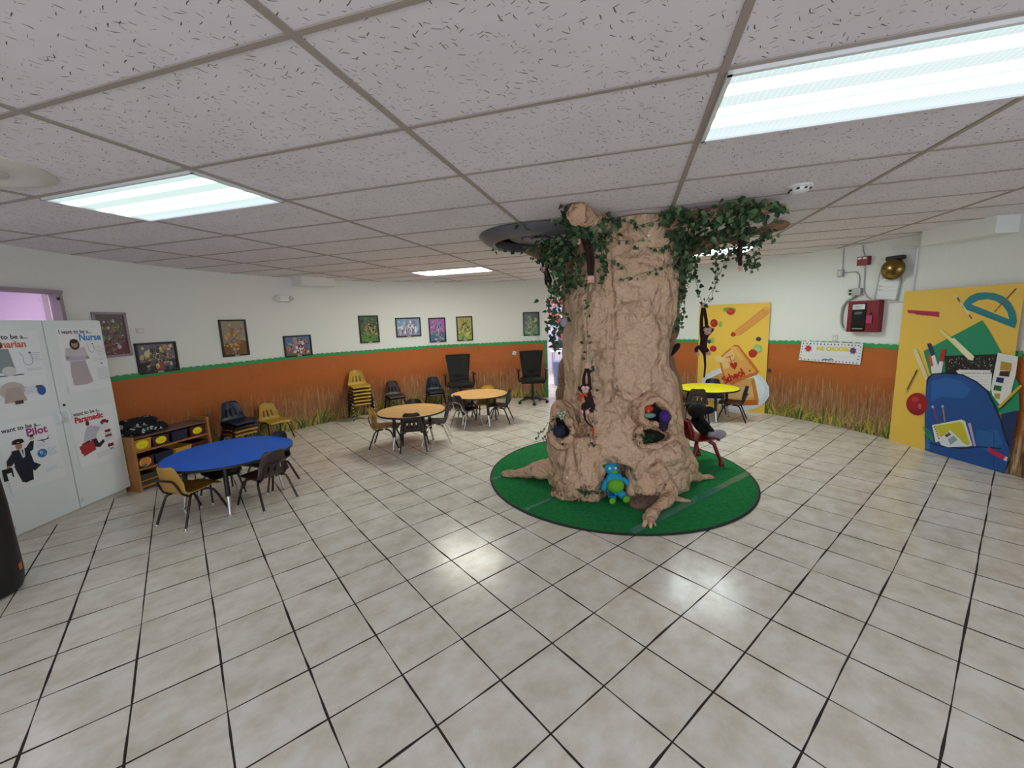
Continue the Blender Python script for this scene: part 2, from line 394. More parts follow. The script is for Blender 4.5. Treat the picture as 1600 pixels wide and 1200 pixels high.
M['fur'] = mat('brown_shaggy_fur', '8a7064', 1.0, 0, ('noise', 60, 1.0, .02), .1, 0, (40, .35))
M['foliage'] = mat('dark_fern_green', '1d4a26', .7)
M['glass'] = mat('clear_glass', 'ffffff', .02, 0, None, .5, 0, None, None, 1.0, 1.0)
M['binblue'] = mat('slate_blue_plastic', '6d7fa5', .5)
M['bunt'] = mat('dark_navy_bin', '14183a', .4)
M['binred'] = mat('maroon_bin', '4b0f16', .4)
M['binyel'] = mat('yellow_bin', 'd2a43a', .4)
M['bingrn'] = mat('olive_bin', '45462a', .5)

def paper_material(name, color, sc=1.0, st=1.0):
    m = bpy.data.materials.new(name); m.use_nodes = True; nt = m.node_tree; b = nt.nodes['Principled BSDF']; L = nt.links.new
    tc = N(nt, 'ShaderNodeTexCoord')
    n0 = N(nt, 'ShaderNodeTexNoise'); n0.inputs['Scale'].default_value = 4 * sc; n0.inputs['Detail'].default_value = 3; L(tc.outputs['Object'], n0.inputs['Vector'])
    w = N(nt, 'ShaderNodeVectorMath', op='MULTIPLY_ADD'); w.inputs[1].default_value = (.10 / sc,) * 3; L(n0.outputs['Color'], w.inputs[0]); L(tc.outputs['Object'], w.inputs[2])
    hs = None
    for k_, (s_, a_) in enumerate(((3.2, .26), (7.5, -.28), (17.0, .24), (38.0, -.15))):
        rm = N(nt, 'ShaderNodeMapping'); rm.inputs['Rotation'].default_value = (.5 + k_, .9 * k_ + .3, 1.3 * k_); L(w.outputs[0], rm.inputs[0])
        v = N(nt, 'ShaderNodeTexVoronoi', distance='MANHATTAN'); v.inputs['Scale'].default_value = s_ * sc; L(rm.outputs[0], v.inputs['Vector'])
        mu = N(nt, 'ShaderNodeMath', op='MULTIPLY'); mu.inputs[1].default_value = a_ / (s_ * sc); L(v.outputs['Distance'], mu.inputs[0])
        if hs is None: hs = mu.outputs[0]
        else:
            ad = N(nt, 'ShaderNodeMath', op='ADD'); L(hs, ad.inputs[0]); L(mu.outputs[0], ad.inputs[1]); hs = ad.outputs[0]
    bp = N(nt, 'ShaderNodeBump'); bp.inputs['Strength'].default_value = st; bp.inputs['Distance'].default_value = 1.0; L(hs, bp.inputs['Height']); L(bp.outputs[0], b.inputs['Normal'])
    n1 = N(nt, 'ShaderNodeTexNoise'); n1.inputs['Scale'].default_value = 3; n1.inputs['Detail'].default_value = 4; L(tc.outputs['Object'], n1.inputs['Vector'])
    cr = N(nt, 'ShaderNodeValToRGB'); c = lin(color); cr.color_ramp.elements[0].position = .3; cr.color_ramp.elements[0].color = (c[0] * .86, c[1] * .82, c[2] * .8, 1); cr.color_ramp.elements[1].position = .7; cr.color_ramp.elements[1].color = (*c, 1)
    L(n1.outputs['Fac'], cr.inputs[0]); L(cr.outputs[0], b.inputs['Base Color']); b.inputs['Roughness'].default_value = .62; b.inputs['Specular IOR Level'].default_value = .3
    return m
M['kraft'] = paper_material('crumpled_kraft_paper', 'dab99b')
M['kraftfine'] = paper_material('finely_crumpled_kraft_paper', 'd5b192', 1.8, .9)
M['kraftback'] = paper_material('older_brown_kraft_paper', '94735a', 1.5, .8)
M['kraftpink'] = paper_material('kraft_branch_paper', 'bd9380', 1.8, .8)
def bag_material():
    m = mat('black_fabric_with_white_leaves', '0c0e12', .85, 0, ('noise', 12, .6, .03)); nt = m.node_tree; b = nt.nodes['Principled BSDF']; L = nt.links.new
    tc = N(nt, 'ShaderNodeTexCoord'); mp = N(nt, 'ShaderNodeMapping'); mp.inputs['Scale'].default_value = (1, 1.8, 1); L(tc.outputs['Object'], mp.inputs[0])
    v = N(nt, 'ShaderNodeTexVoronoi'); v.inputs['Scale'].default_value = 13; L(mp.outputs[0], v.inputs['Vector'])
    lt = N(nt, 'ShaderNodeMath', op='LESS_THAN'); lt.inputs[1].default_value = .36; L(v.outputs['Distance'], lt.inputs[0])
    sc = N(nt, 'ShaderNodeSeparateColor'); L(v.outputs['Color'], sc.inputs[0])
    gt = N(nt, 'ShaderNodeMath', op='GREATER_THAN'); gt.inputs[1].default_value = .35; L(sc.outputs[0], gt.inputs[0])
    mu = N(nt, 'ShaderNodeMath', op='MULTIPLY'); L(lt.outputs[0], mu.inputs[0]); L(gt.outputs[0], mu.inputs[1])
    mx = N(nt, 'ShaderNodeMix', data_type='RGBA'); L(mu.outputs[0], mx.inputs[0]); mx.inputs[6].default_value = (*lin('0d1014'), 1); mx.inputs[7].default_value = (*lin('b9c0c0'), 1)
    L(mx.outputs[2], b.inputs['Base Color']); return m
M['bag'] = bag_material()

# ------------------------------------------------------------------ the room shell
def plane_obj(name, x0, x1, y0, y1, z, m, flip=False, thick=.1):
    b = MB(); t = thick if flip else -thick
    b.box(((x0 + x1) / 2, (y0 + y1) / 2, z + t / 2), (x1 - x0, y1 - y0, abs(t)))
    return struct(b.build(name, m))
plane_obj('floor', -6.5, 6.5, -3.9, 15.2, 0, M['floor'])
plane_obj('ceiling', -6.5, 6.5, -3.9, 15.2, ZC, M['ceiling'], True)

def arc_solid(b, a0, a1, z0, z1, r0, r1, step=2.0, uv=False, mi=0, col=None, zt=None):
    n = max(1, int(math.ceil(abs(a1 - a0) / step))); vs = []; fs = []
    for i in range(n + 1):
        a = a0 + (a1 - a0) * i / n
        top = z1 if zt is None else zt(a)
        for (r, z) in ((r0, z0), (r0, top), (r1, top), (r1, z0)): vs.append(wallp(a, z, r))
    for i in range(n):
        for k in range(4):
            k2 = (k + 1) % 4; fs.append((i * 4 + k, i * 4 + k2, (i + 1) * 4 + k2, (i + 1) * 4 + k))
    fs.append((3, 2, 1, 0)); fs.append((n * 4, n * 4 + 1, n * 4 + 2, n * 4 + 3))
    b.add(vs, fs, mi, col)
RO = R + .14
XL, YL = wallp(-97.1).x, wallp(-97.1).y
XR, YR = wallp(94.2).x, wallp(94.2).y
OPA, OPB, OPZ = 6.75, 21.0, 2.11
b = MB()
arc_solid(b, -91, OPA, 0, ZC, R, RO)
arc_solid(b, -97.1, -91, 0, 1.0, R, RO); arc_solid(b, -97.1, -91, 2.14, ZC, R, RO)
b.box((XL - .07, (YL - 3.6) / 2, .5), (.14, YL + 3.6, 1.0)); b.box((XL - .07, (YL - 3.6) / 2, (2.14 + ZC) / 2), (.14, YL + 3.6, ZC - 2.14))
b.box((XL - .07, (3.0 - 3.6) / 2, 1.57), (.14, 3.0 + 3.6, 1.14))
struct(b.build('wall_left', M['wall'], smooth=True))
b = MB()
arc_solid(b, OPA, OPB, OPZ, ZC, R, RO); arc_solid(b, OPB, 94.2, 0, ZC, R, RO)
b.box((XR + .07, (YR - 3.6) / 2, ZC / 2), (.14, YR + 3.6, ZC))
struct(b.build('wall_right', M['wall'], smooth=True))
b = MB()
WX0, WX1, WZ0, WZ1 = -2.8, 4.0, .45, 2.45
y = -3.67
b.box(((XL + WX0) / 2 - .07, y, ZC / 2), (WX0 - XL + .14, .14, ZC)); b.box(((XR + WX1) / 2 + .07, y, ZC / 2), (XR - WX1 + .14, .14, ZC))
b.box(((WX0 + WX1) / 2, y, WZ0 / 2), (WX1 - WX0, .14, WZ0)); b.box(((WX0 + WX1) / 2, y, (WZ1 + ZC) / 2), (WX1 - WX0, .14, ZC - WZ1))
struct(b.build('wall_back', M['wallplain']))
b = MB()
for k in range(8): b.box((WX0 + (WX1 - WX0) * k / 7, -3.5, (WZ0 + WZ1) / 2), (.05, .05, WZ1 - WZ0))
for z in (WZ0 + .02, 1.45, WZ1 - .02): b.box(((WX0 + WX1) / 2, -3.5, z), (WX1 - WX0, .04, .04))
struct(b.build('window_2', M['white']))
# lilac room seen through the window over the cabinet
b = MB()
b.box((-5.35, 3.3, 1.5), (.05, 2.2, 2.0)); b.box((-4.95, 4.35, 1.5), (.85, .05, 2.0)); b.box((-4.95, 2.3, 1.5), (.85, .05, 2.0)); b.box((-4.95, 3.3, .55), (.85, 2.2, .05))
struct(b.build('wall_side_room', M['lavender']))
b = MB()
pr = wallp(-91.0)
b.box((pr.x - .055, pr.y - .015, 1.57), (.17, .035, 1.14)); b.box((XL - .04, 3.0 + .015, 1.57), (.19, .035, 1.14))
b.box((XL - .055, 3.55, 2.125), (.17, 1.17, .03)); b.box((XL - .055, 3.55, 1.015), (.17, 1.17, .03))
win = struct(b.build('window_1', M['trim']))
b = MB(); b.box((XL - .10, 3.57, 1.57), (.006, 1.08, 1.08)); g = b.build('glass_pane', M['glass'], win)
b = MB(); b.box((pr.x + .03, pr.y - .04, 2.06), (.015, .02, .03)); b.build('latch', M['black'], win)

# ceiling grid -----------------------------------------------------------
G0 = Vector((-.5802, 1.297)); GA = -.2849
GN = Vector((cos(GA), sin(GA))); GD = Vector((-sin(GA), cos(GA)))
def gp(i, j, z=ZC):
    p = G0 + GN * (i * 1.22) + GD * (j * .61); return Vector((p.x, p.y, z))
def inside(p):
    return hypot(p.x - CX, p.y - CY) < R - .01 or (p.y < YR and XL < p.x < XR and p.y > -3.55)
b = MB()
def grid_line(p0, d, w):
    ts = [t * .05 for t in range(-260, 261)]
    ins = [t for t in ts if inside(p0 + d * t)]
    if not ins: return
    a = p0 + d * ins[0]; c = p0 + d * ins[-1]
    mid = (a + c) / 2; ang = atan2(d.y, d.x)
    Mx = Matrix.Translation((mid.x, mid.y, ZC - .003)) @ Matrix.Rotation(ang, 4, 'Z')
    b.box((0, 0, 0), ((c - a).length, w, .006 if w > .024 else .0045), Mx)
for i in range(-6, 7): grid_line(G0 + GN * (i * 1.22), GD, .026)
for j in range(-9, 17): grid_line(G0 + GD * (j * .61), GN, .022)
struct(b.build('trim_1', M['grid']))

def troffer(name, i, j, label, tint, k=1.0):
    t = thing(name, label, 'ceiling light', gp(i + .5, j + .5, ZC - .02), GA, 'recessed ceiling lights')
    b = MB(); L_, W_ = 1.194, .585
    for sy in (-1, 1): b.box((0, sy * (W_ / 2 - .008), .008), (L_, .016, .014))
    for sx in (-1, 1): b.box((sx * (L_ / 2 - .008), 0, .008), (.016, W_, .014))
    b.build('frame', M['white'], t)
    b = MB(); l, w = L_ - .03, W_ - .03
    b.box((0, 0, .012), (l, w, .006)); o = b.build('prismatic_lens', lens_material(name + '_lens', tint, LAMP * k), t)
    ul = o.data.uv_layers.new(name='UVMap')
    for lp in o.data.loops:
        v = o.data.vertices[lp.vertex_index].co; ul.data[lp.index].uv = (v.x + l / 2, (v.y + w / 2) / w)
    return t
troffer('ceiling_light', 1, 1, 'large lit ceiling light panel with prism grid at the upper right', (.86, 1.0, 1.0))
troffer('ceiling_light', -2, 1, 'lit rectangular ceiling light panel on the left near the round ceiling vent', (.80, 1.0, .95))
troffer('ceiling_light', -2, 8, 'small-looking far lit ceiling light left of the paper tree', (1.0, 1.0, .86), 6.5)
troffer('ceiling_light', 1, 8, 'bright far ceiling light seen through ivy right of the paper tree', (.90, 1.0, .96), 5.8)
troffer('ceiling_light', -2, -6, 'lit ceiling light behind the camera on the left side', (.93, 1.0, .97), 2.0)
troffer('ceiling_light', 1, -6, 'lit ceiling light behind the camera on the right side', (.93, 1.0, .97), 1.0)

# soffit boxes on the wall
def soffit(name, a0, a1, r1, z0):
    b = MB(); p = [wallp(a0), wallp(a1), wallp(a1, 0, R - r1), wallp(a0, 0, R - r1)]
    vs = [Vector((q.x, q.y, z)) for z in (z0, ZC) for q in p]
    b.add(vs, [(0, 1, 2, 3), (7, 6, 5, 4), (0, 4, 5, 1), (1, 5, 6, 2), (2, 6, 7, 3), (3, 7, 4, 0)])
    return struct(b.build(name, M['wall']))
soffit('trim_2', -54.5, -47.0, .30, 2.375)
soffit('trim_3', 82.9, 91.8, .22, 2.345)

# far room through the doorway ------------------------------------------
b = MB()
b.box((1.9, 14.1, ZC / 2), (5.0, .1, ZC)); b.box((-.15, 11.6, ZC / 2), (.1, 5.2, ZC)); b.box((4.3, 11.6, ZC / 2), (.1, 5.2, ZC))
struct(b.build('wall_far', M['pinkwall']))

# ------------------------------------------------------------------ flat artwork helper
class Art:
    """flat printed artwork: coloured polygons in a local u,v plane, layered by fractions of a millimetre"""
    def __init__(s, to3d): s.t = to3d; s.b = MB(); s.k = 0
    def poly(s, pts, col, h=None):
        s.k += 1; hh = s.k * .00006 if h is None else h
        s.b.add([s.t(u, v, hh) for u, v in pts], [tuple(range(len(pts)))], 0, lin(col)); return s
    def rect(s, u, v, w, h, col, ang=0):
        c, d = cos(radians(ang)), sin(radians(ang))
        return s.poly([(u + x * c - y * d, v + x * d + y * c) for x, y in ((-w / 2, -h / 2), (w / 2, -h / 2), (w / 2, h / 2), (-w / 2, h / 2))], col)
    def ell(s, u, v, a, b_, col, ang=0, n=20, a0=0, a1=360):
        c, d = cos(radians(ang)), sin(radians(ang)); P = []
        for i in range(n):
            w = radians(a0 + (a1 - a0) * i / (n if a1 - a0 == 360 else n - 1)); x, y = a * cos(w), b_ * sin(w)
            P.append((u + x * c - y * d, v + x * d + y * c))
        return s.poly(P, col)
    def line(s, pts, w, col):
        s.k += 1; hh = s.k * .00006
        for (x0, y0), (x1, y1) in zip(pts, pts[1:]):
            dx, dy = x1 - x0, y1 - y0; l = hypot(dx, dy) or 1; nx, ny = -dy / l * w / 2, dx / l * w / 2; ex, ey = dx / l * w * .2, dy / l * w * .2
            s.b.add([s.t(x0 + nx - ex, y0 + ny - ey, hh), s.t(x0 - nx - ex, y0 - ny - ey, hh), s.t(x1 - nx + ex, y1 - ny + ey, hh), s.t(x1 + nx + ex, y1 + ny + ey, hh)], [(0, 1, 2, 3)], 0, lin(col))
        return s
    def arc(s, u, v, a, b_, w, col, a0=0, a1=360, n=18):
        return s.line([(u + a * cos(radians(a0 + (a1 - a0) * i / n)), v + b_ * sin(radians(a0 + (a1 - a0) * i / n))) for i in range(n + 1)], w, col)
    def text(s, txt, u, v, size, col, ang=0, align='LEFT', sx=1.0, bold=0.0, shear=0.0, serif=False):
        cu = bpy.data.curves.new('lettering', 'FONT'); cu.body = txt; cu.size = size; cu.align_x = align; cu.offset = bold; cu.shear = shear; cu.resolution_u = 3
        o = bpy.data.objects.new('lettering', cu); COL.objects.link(o)
        dg = bpy.context.evaluated_depsgraph_get(); me = bpy.data.meshes.new_from_object(o.evaluated_get(dg))
        s.k += 1; hh = s.k * .00006; c, d = cos(radians(ang)), sin(radians(ang))
        s.b.add([s.t(u + (p.co.x * c * sx - p.co.y * d), v + (p.co.x * d * sx + p.co.y * c), hh) for p in me.vertices], [tuple(f.vertices) for f in me.polygons], 0, lin(col))
        bpy.data.objects.remove(o); bpy.data.curves.remove(cu); bpy.data.meshes.remove(me); return s
    def lines_of_text(s, u, v, w, n, lead, col, t=.0022, ang=0, seed=1):
        r = random.Random(seed); c, d = cos(radians(ang)), sin(radians(ang))
        for k in range(n):
            y = -k * lead; x = 0; ww = w * r.uniform(.7, 1)
            while x < ww:
                l = r.uniform(.006, .016); x2 = min(x + l, ww)
                s.line([(u + x * c - y * d, v + x * d + y * c), (u + x2 * c - y * d, v + x2 * d + y * c)], t, col); x = x2 + .003
        return s
    def build(s, name, parent=None, m=None, origin=None): return s.b.build(name, m or M['print'], parent, origin=origin)

# ------------------------------------------------------------------ mural around the wall
def mural(name, a0, a1, tail, label, seed):
    b = MB(); n = int(abs(a1 - a0) / 2) + 1; vs = []; uv = []; fs = []
    P = [wallp(a0 + (a1 - a0) * i / n, 0, R - .008) for i in range(n + 1)]
    if tail: P.append(Vector((P[-1].x, P[-1].y - tail, 0)))
    d = 0; nz = 6
    for i, p in enumerate(P):
        if i: d += (p - P[i - 1]).length
        for k in range(nz + 1):
            z = .004 + 1.192 * k / nz; vs.append((p.x, p.y, z)); uv.append((d, z))
    for i in range(len(P) - 1):
        for k in range(nz):
            q = i * (nz + 1) + k; fs.append((q, q + 1, q + nz + 2, q + nz + 1))
    b.add(vs, fs, 0)
    r = random.Random(seed); cols = ['b9a06a', '8f8a3a', '6d8034', 'c9a878', '4f6b2a', 'a87f50', 'd8c27a', '7f7a35', '9aa23a']
    rr = R - .0105
    def bl(a, z, k=0): 
        p = wallp(a, z, rr - k); return p
    nbl = int(abs(a1 - a0) * 26)
    for k in range(nbl):
        a = r.uniform(a0, a1); h = r.uniform(.10, .42) * r.choice((.7, 1, 1.25)); w = r.uniform(.03, .09); lean = r.uniform(-2.2, 2.2); c = r.choice(cols)
        tall = r.random() < .5
        if tall: h = r.uniform(.35, .78); w = r.uniform(.025, .05); lean = r.uniform(-1, 1)
        if tall: c = r.choice(('a8744c', 'b07c58', '9a5e38', '8a5230', 'b98a64', 'a0683e'))
        elif h > .33: c = r.choice(('a67c54', 'b8905f', '96623f', '8a6a48')); w *= .6
        z0 = r.uniform(0.0, .12); pts = []; m = 4
        for q in range(m + 1):
            t = q / m; pts.append((a + lean * t * t, z0 + h * t, w * (1 - t * .92)))
        vv = [];
        for (aa, zz, ww) in pts: vv += [bl(aa - ww, zz, .0004 * (k % 5)), bl(aa + ww, zz, .0004 * (k % 5))]
        b.add(vv, [(2 * q, 2 * q + 1, 2 * q + 3, 2 * q + 2) for q in range(m)], 1, lin(c))
        if .30 < h < .46 and r.random() < .22:   # wheat ear
            aa, zz = pts[-1][0], pts[-1][1]
            for q in range(7):
                z = zz + q * .014
                for sg in (-1, 1): b.add([bl(aa, z, .0025), bl(aa + sg * .14, z + .012, .0025), bl(aa, z + .016, .0025)], [(0, 1, 2)], 1, lin(r.choice(('b48c5c', 'a87c50', 'a67048'))))
    for k in range(int(abs(a1 - a0) * 2.0)):   # broad leaves at the foot
        a = r.uniform(a0, a1); h = r.uniform(.08, .30); lean = r.uniform(-2.5, 2.5); c = r.choice(('6f8a2c', '3f6b2c', 'a8a034', '54762a', 'c0b040', '35562a')); w = r.uniform(.15, .45); vv = []
        for q in range(6):
            t = q / 5; ww = w * (sin(pi * (t * .85 + .15))) ; vv += [bl(a + lean * t * t - ww / 2, h * t, .003), bl(a + lean * t * t + ww / 2, h * t, .003)]
        b.add(vv, [(2 * q, 2 * q + 1, 2 * q + 3, 2 * q + 2) for q in range(5)], 1, lin(c))
    b.uv = uv + [(0, 0)] * (len(b.v) - len(uv))
    o = b.build(name, [M['mural'], M['print']]); return tag(o, label, 'mural', 'orange wheat murals')
mural('wall_mural', -93, OPA - .15, 0, 'orange wheat field mural sheet left of the paper tree, along the lower left wall', 3)
mural('wall_mural', 27, 94.2, .9, 'orange wheat field mural sheet right of the paper tree, behind the yellow boards', 5)

def border(name, a0, a1, tail, label, zc=1.19):
    b = MB(); st = .42; n = int((a1 - a0) / st); vs = []; fs = []
    P = [wallp(a0 + (a1 - a0) * i / n, 0, R - .016) for i in range(n + 1)]
    rnd = random.Random(7)
    for i, p in enumerate(P):
        o = (p - Vector((CX, CY, 0))).normalized() * .003
        a = a0 + (a1 - a0) * i / n
        wob = .004 * sin(a * .21); top = zc + .014 + .018 * abs(sin(i * pi / 2.6)) + wob; bot = zc - .030 + wob
        for q, z in ((p, bot), (p, top), (p + o, top), (p + o, bot)): vs.append((q.x, q.y, z))
    for i in range(len(P) - 1):
        for k in range(4):
            k2 = (k + 1) % 4; fs.append((i * 4 + k, i * 4 + k2, i * 4 + 4 + k2, i * 4 + 4 + k))
    b.add(vs, fs)
    return tag(b.build(name, M['green']), label, 'border strip', 'green scalloped borders')
border('scalloped_border', -93, OPA - .1, 0, 'green scalloped paper border along the top of the left mural', 1.212)
border('scalloped_border', 27, 94.2, 0, 'green scalloped paper border along the top of the right mural')
b = MB(); arc_solid(b, OPA - .75, OPA - .1, .02, 1.19, R - .017, R - .013)
tag(b.build('edge_strip', M['green']), 'upright green strip closing the mural at the doorway edge', 'border strip')
b = MB(); arc_solid(b, OPA - .05, OPA + .25, 1.2, OPZ, R - .01, R + .15)
struct(b.build('trim_4', M['white']))

# ------------------------------------------------------------------ small plastic school chairs
_cache = {}
def chair_shell(slots):
    key = ('shell', slots)
    if key in _cache: return _cache[key]
    P = [(.190, .278, .135), (.176, .296, .155), (.06, .290, .168), (-.07, .283, .168), (-.125, .292, .163), (-.155, .326, .155), (-.172, .38, .145), (-.188, .44, .131), (-.203, .50, .116), (-.212, .540, .100), (-.214, .556, .070)]
    rows = []
    for i in range(len(P) - 1):
        p0 = P[max(i - 1, 0)]; p1 = P[i]; p2 = P[i + 1]; p3 = P[min(i + 2, len(P) - 1)]
        for k in range(3):
            t = k / 3; rows.append(tuple(.5 * ((2 * p1[c]) + (-p0[c] + p2[c]) * t + (2 * p0[c] - 5 * p1[c] + 4 * p2[c] - p3[c]) * t * t + (-p0[c] + 3 * p1[c] - 3 * p2[c] + p3[c]) * t ** 3) for c in range(3)))
    rows.append(P[-1])
    us = [-1, -.93, -.78, -.62, -.49, -.35, -.22, -.07, .07, .22, .35, .49, .62, .78, .93, 1]
    vs = []; fs = []; n = len(us)
    for (y, z, w) in rows:
        back = min(max((z - .30) / .1, 0), 1)
        for u in us:
            vs.append((u * w, y + .045 * u * u * back, z + (.016 * (abs(u) ** 3) * (1 - back) * (1 if y < .14 else -.4))))
    for i in range(len(rows) - 1):
        zc = (rows[i][1] + rows[i + 1][1]) / 2; yb = rows[i][0] < -.15
        for j in range(n - 1):
            if slots and yb and .335 < zc < .445 and j in (4, 7, 10): continue
            fs.append((i * n + j, i * n + j + 1, (i + 1) * n + j + 1, (i + 1) * n + j))
    me = bpy.data.meshes.new('seat_shell'); me.from_pydata(vs, [], fs); me.materials.append(M['tan']); me.shade_smooth()
    _cache[key] = me; return me
def mesh_of(name, build):
    if name not in _cache:
        o = build(); _cache[name] = o.data; bpy.data.objects.remove(o)
    return _cache[name]
def inst(name, me, parent, m=None, mods=None):
    o = bpy.data.objects.new(name, me); COL.objects.link(o); o.parent = parent
    if m:
        o.material_slots[0].link = 'OBJECT'; o.material_slots[0].material = m
    return o
def legmesh(front, sx):
    def f():
        b = MB(); s = sx
        if front: b.tube([(s * .075, .03, .272), (s * .125, .075, .270), (s * .146, .105, .252), (s * .156, .13, .20), (s * .178, .205, .006)], .0105, 8)
        else: b.tube([(s * .075, -.03, .272), (s * .12, -.075, .268), (s * .143, -.105, .246), (s * .152, -.125, .20), (s * .174, -.20, .006)], .0105, 8)
        return b.build('leg', M['darkleg'], smooth=True)
    return mesh_of('leg%s%s' % (front, sx), f)
def capmesh(front, sx):
    def f():
        b = MB(); x = sx * (.178 if front else .174); y = .205 if front else -.20
        b.lathe([(.013, 0), (.014, .006), (.0115, .02)], 10, Matrix.Translation((x, y, 0))); return b.build('glide', M['chrome'], smooth=True)
    return mesh_of('cap%s%s' % (front, sx), f)
def framemesh():
    def f():
        b = MB()
        b.tube([(-.10, .0, .270), (-.11, -.09, .262), (-.113, -.14, .30), (-.110, -.168, .37), (-.100, -.184, .415), (-.08, -.192, .432), (0, -.207, .436), (.08, -.192, .432), (.100, -.184, .415), (.110, -.168, .37), (.113, -.14, .30), (.11, -.09, .262), (.10, .0, .270)], .009, 8)
        b.tube([(-.10, .03, .270), (.10, .03, .270)], .009, 6); b.tube([(-.10, -.03, .270), (.10, -.03, .270)], .009, 6)
        return b.build('support_frame', M['darkleg'], smooth=True)
    return mesh_of('frame', f)
def school_chair(x, y, facing, shell, legs, label, group, slots=True, z=0.0, caps=True, s=1.0):
    rz = atan2(-facing[0], facing[1])
    t = thing('school_chair', label, 'chair', (x, y, z), rz, group); t.scale = (s, s, s)
    o = inst('seat_shell', chair_shell(slots), t, M[shell]); md = o.modifiers.new('thick', 'SOLIDIFY'); md.thickness = .008; md.offset = -1
    for fr in (True, False):
        for sx in (-1, 1):
            l = inst('leg', legmesh(fr, sx), t, M[legs])
            if caps: inst('glide', capmesh(fr, sx), l)
    inst('support_frame', framemesh(), t, M[legs])
    return t
GB = 'chairs around the blue table'; GW1 = 'chairs around the nearer wood table'; GW2 = 'chairs around the farther wood table'; GY = 'chairs around the yellow table'; GS = 'stacked and spare chairs along the mural wall'
school_chair(-2.97, 3.57, (.28, .96), 'tan', 'darkleg', 'tan chair with its back to the camera at the near left of the blue table', GB, slots=False)
school_chair(-2.45, 3.86, (-.9, .45), 'brown', 'darkleg', 'dark brown slotted chair on the right side of the blue table', GB)
school_chair(-2.67, 4.31, (-.35, -.94), 'brown', 'darkleg', 'dark chair behind the blue table on its far right, mostly hidden by the top', GB)
school_chair(-3.05, 4.08, (.75, -.55), 'blackpl', 'darkleg', 'small black chair tucked fully under the far left side of the blue table', GB, s=.84)
school_chair(-1.80, 5.60, (1, .10), 'tan', 'darkleg', 'pale tan chair on the left side of the nearer wood table', GW1)
school_chair(-1.35, 5.39, (-.15, .98), 'brown', 'darkleg', 'dark brown chair with its slotted back to the camera at the nearer wood table', GW1)
school_chair(-1.11, 5.76, (-1, -.12), 'blackpl', 'chrome', 'black chair with shiny legs on the right side of the nearer wood table', GW1)
school_chair(-1.50, 6.02, (.08, -1), 'brown', 'darkleg', 'dark brown chair behind the nearer wood table, only its top edge showing', GW1)
school_chair(-.76, 6.53, (.72, .70), 'brown', 'chrome', 'dark brown chair at the near left of the farther wood table, shiny legs', GW2)
school_chair(-.22, 6.74, (-.97, .15), 'navy', 'darkleg', 'navy chair on the right side of the farther wood table', GW2)
school_chair(-.90, 6.98, (.80, -.45), 'brown', 'darkleg', 'brown chair with a glossy back at the far left of the farther wood table', GW2)
school_chair(-.45, 7.05, (-.1, -1), 'mustard', 'darkleg', 'tan chair behind the farther wood table, under the doorway side', GW2)
school_chair(3.44, 6.30, (-.86, .52), 'navy', 'darkleg', 'navy chair on the right side of the yellow table', GY)
school_chair(2.88, 6.33, (.30, .95), 'brown', 'darkleg', 'dark brown chair with its back to the camera at the yellow table', GY)
school_chair(3.44, 6.92, (-.35, -.93), 'navy', 'darkleg', 'navy chair behind the yellow table, in front of the toast board', GY)
school_chair(2.74, 6.72, (1, -.15), 'blackpl', 'darkleg', 'black chair on the far left of the yellow table beside the paper tree', GY)
# along the wall
school_chair(-3.70, 6.22, (.84, -.54), 'mustard', 'darkleg', 'single tan chair standing alone against the mural, behind the blue table', GS)
for k in range(4):
    which = ['lowest chair, tan, of the short stack beside the bin shelf', 'second chair up, tan, of the short stack beside the bin shelf', 'third chair up, black, of the short stack beside the bin shelf', 'topmost navy chair of the short stack beside the bin shelf'][k]
    school_chair(-3.83 + .012 * k, 5.58 - .006 * k, (.88, -.47), ['tan', 'tan', 'blackpl', 'navy'][k], 'darkleg', which, 'stacked chairs beside the bin shelf', z=.054 * k, slots=True)
for k in range(6):
    which = ['bottom chair of the tall tan stack against the mural', 'second chair from the bottom of the tall tan stack', 'third chair from the bottom of the tall tan stack', 'fourth chair from the bottom of the tall tan stack', 'fifth chair from the bottom of the tall tan stack, just under the top one', 'topmost chair of the tall tan stack, its slotted back fully visible'][k]
    school_chair(-2.80 + .004 * k, 7.43 - .006 * k, (.55, -.83), 'mustard', 'darkleg', which, 'tall stack of tan chairs', z=.0635 * k, s=1.03)
for k in range(2):
    school_chair(-2.26 + .004 * k, 7.80 - .006 * k, (.52, -.85), 'brown', 'darkleg', ['lower dark brown chair of the pair stacked beside the tall tan stack', 'upper dark brown chair of the pair stacked beside the tall tan stack'][k], 'pair of brown chairs by the wall', z=.05 * k)
for k in range(2):
    school_chair(-1.56 + .004 * k, 8.19 - .006 * k, (.38, -.92), ['brown', 'navy'][k], 'darkleg', ['dark chair under the navy one, against the mural left of the office chair', 'navy chair on top of the pair against the mural left of the office chair'][k], 'pair of navy chairs by the wall', z=.05 * k)

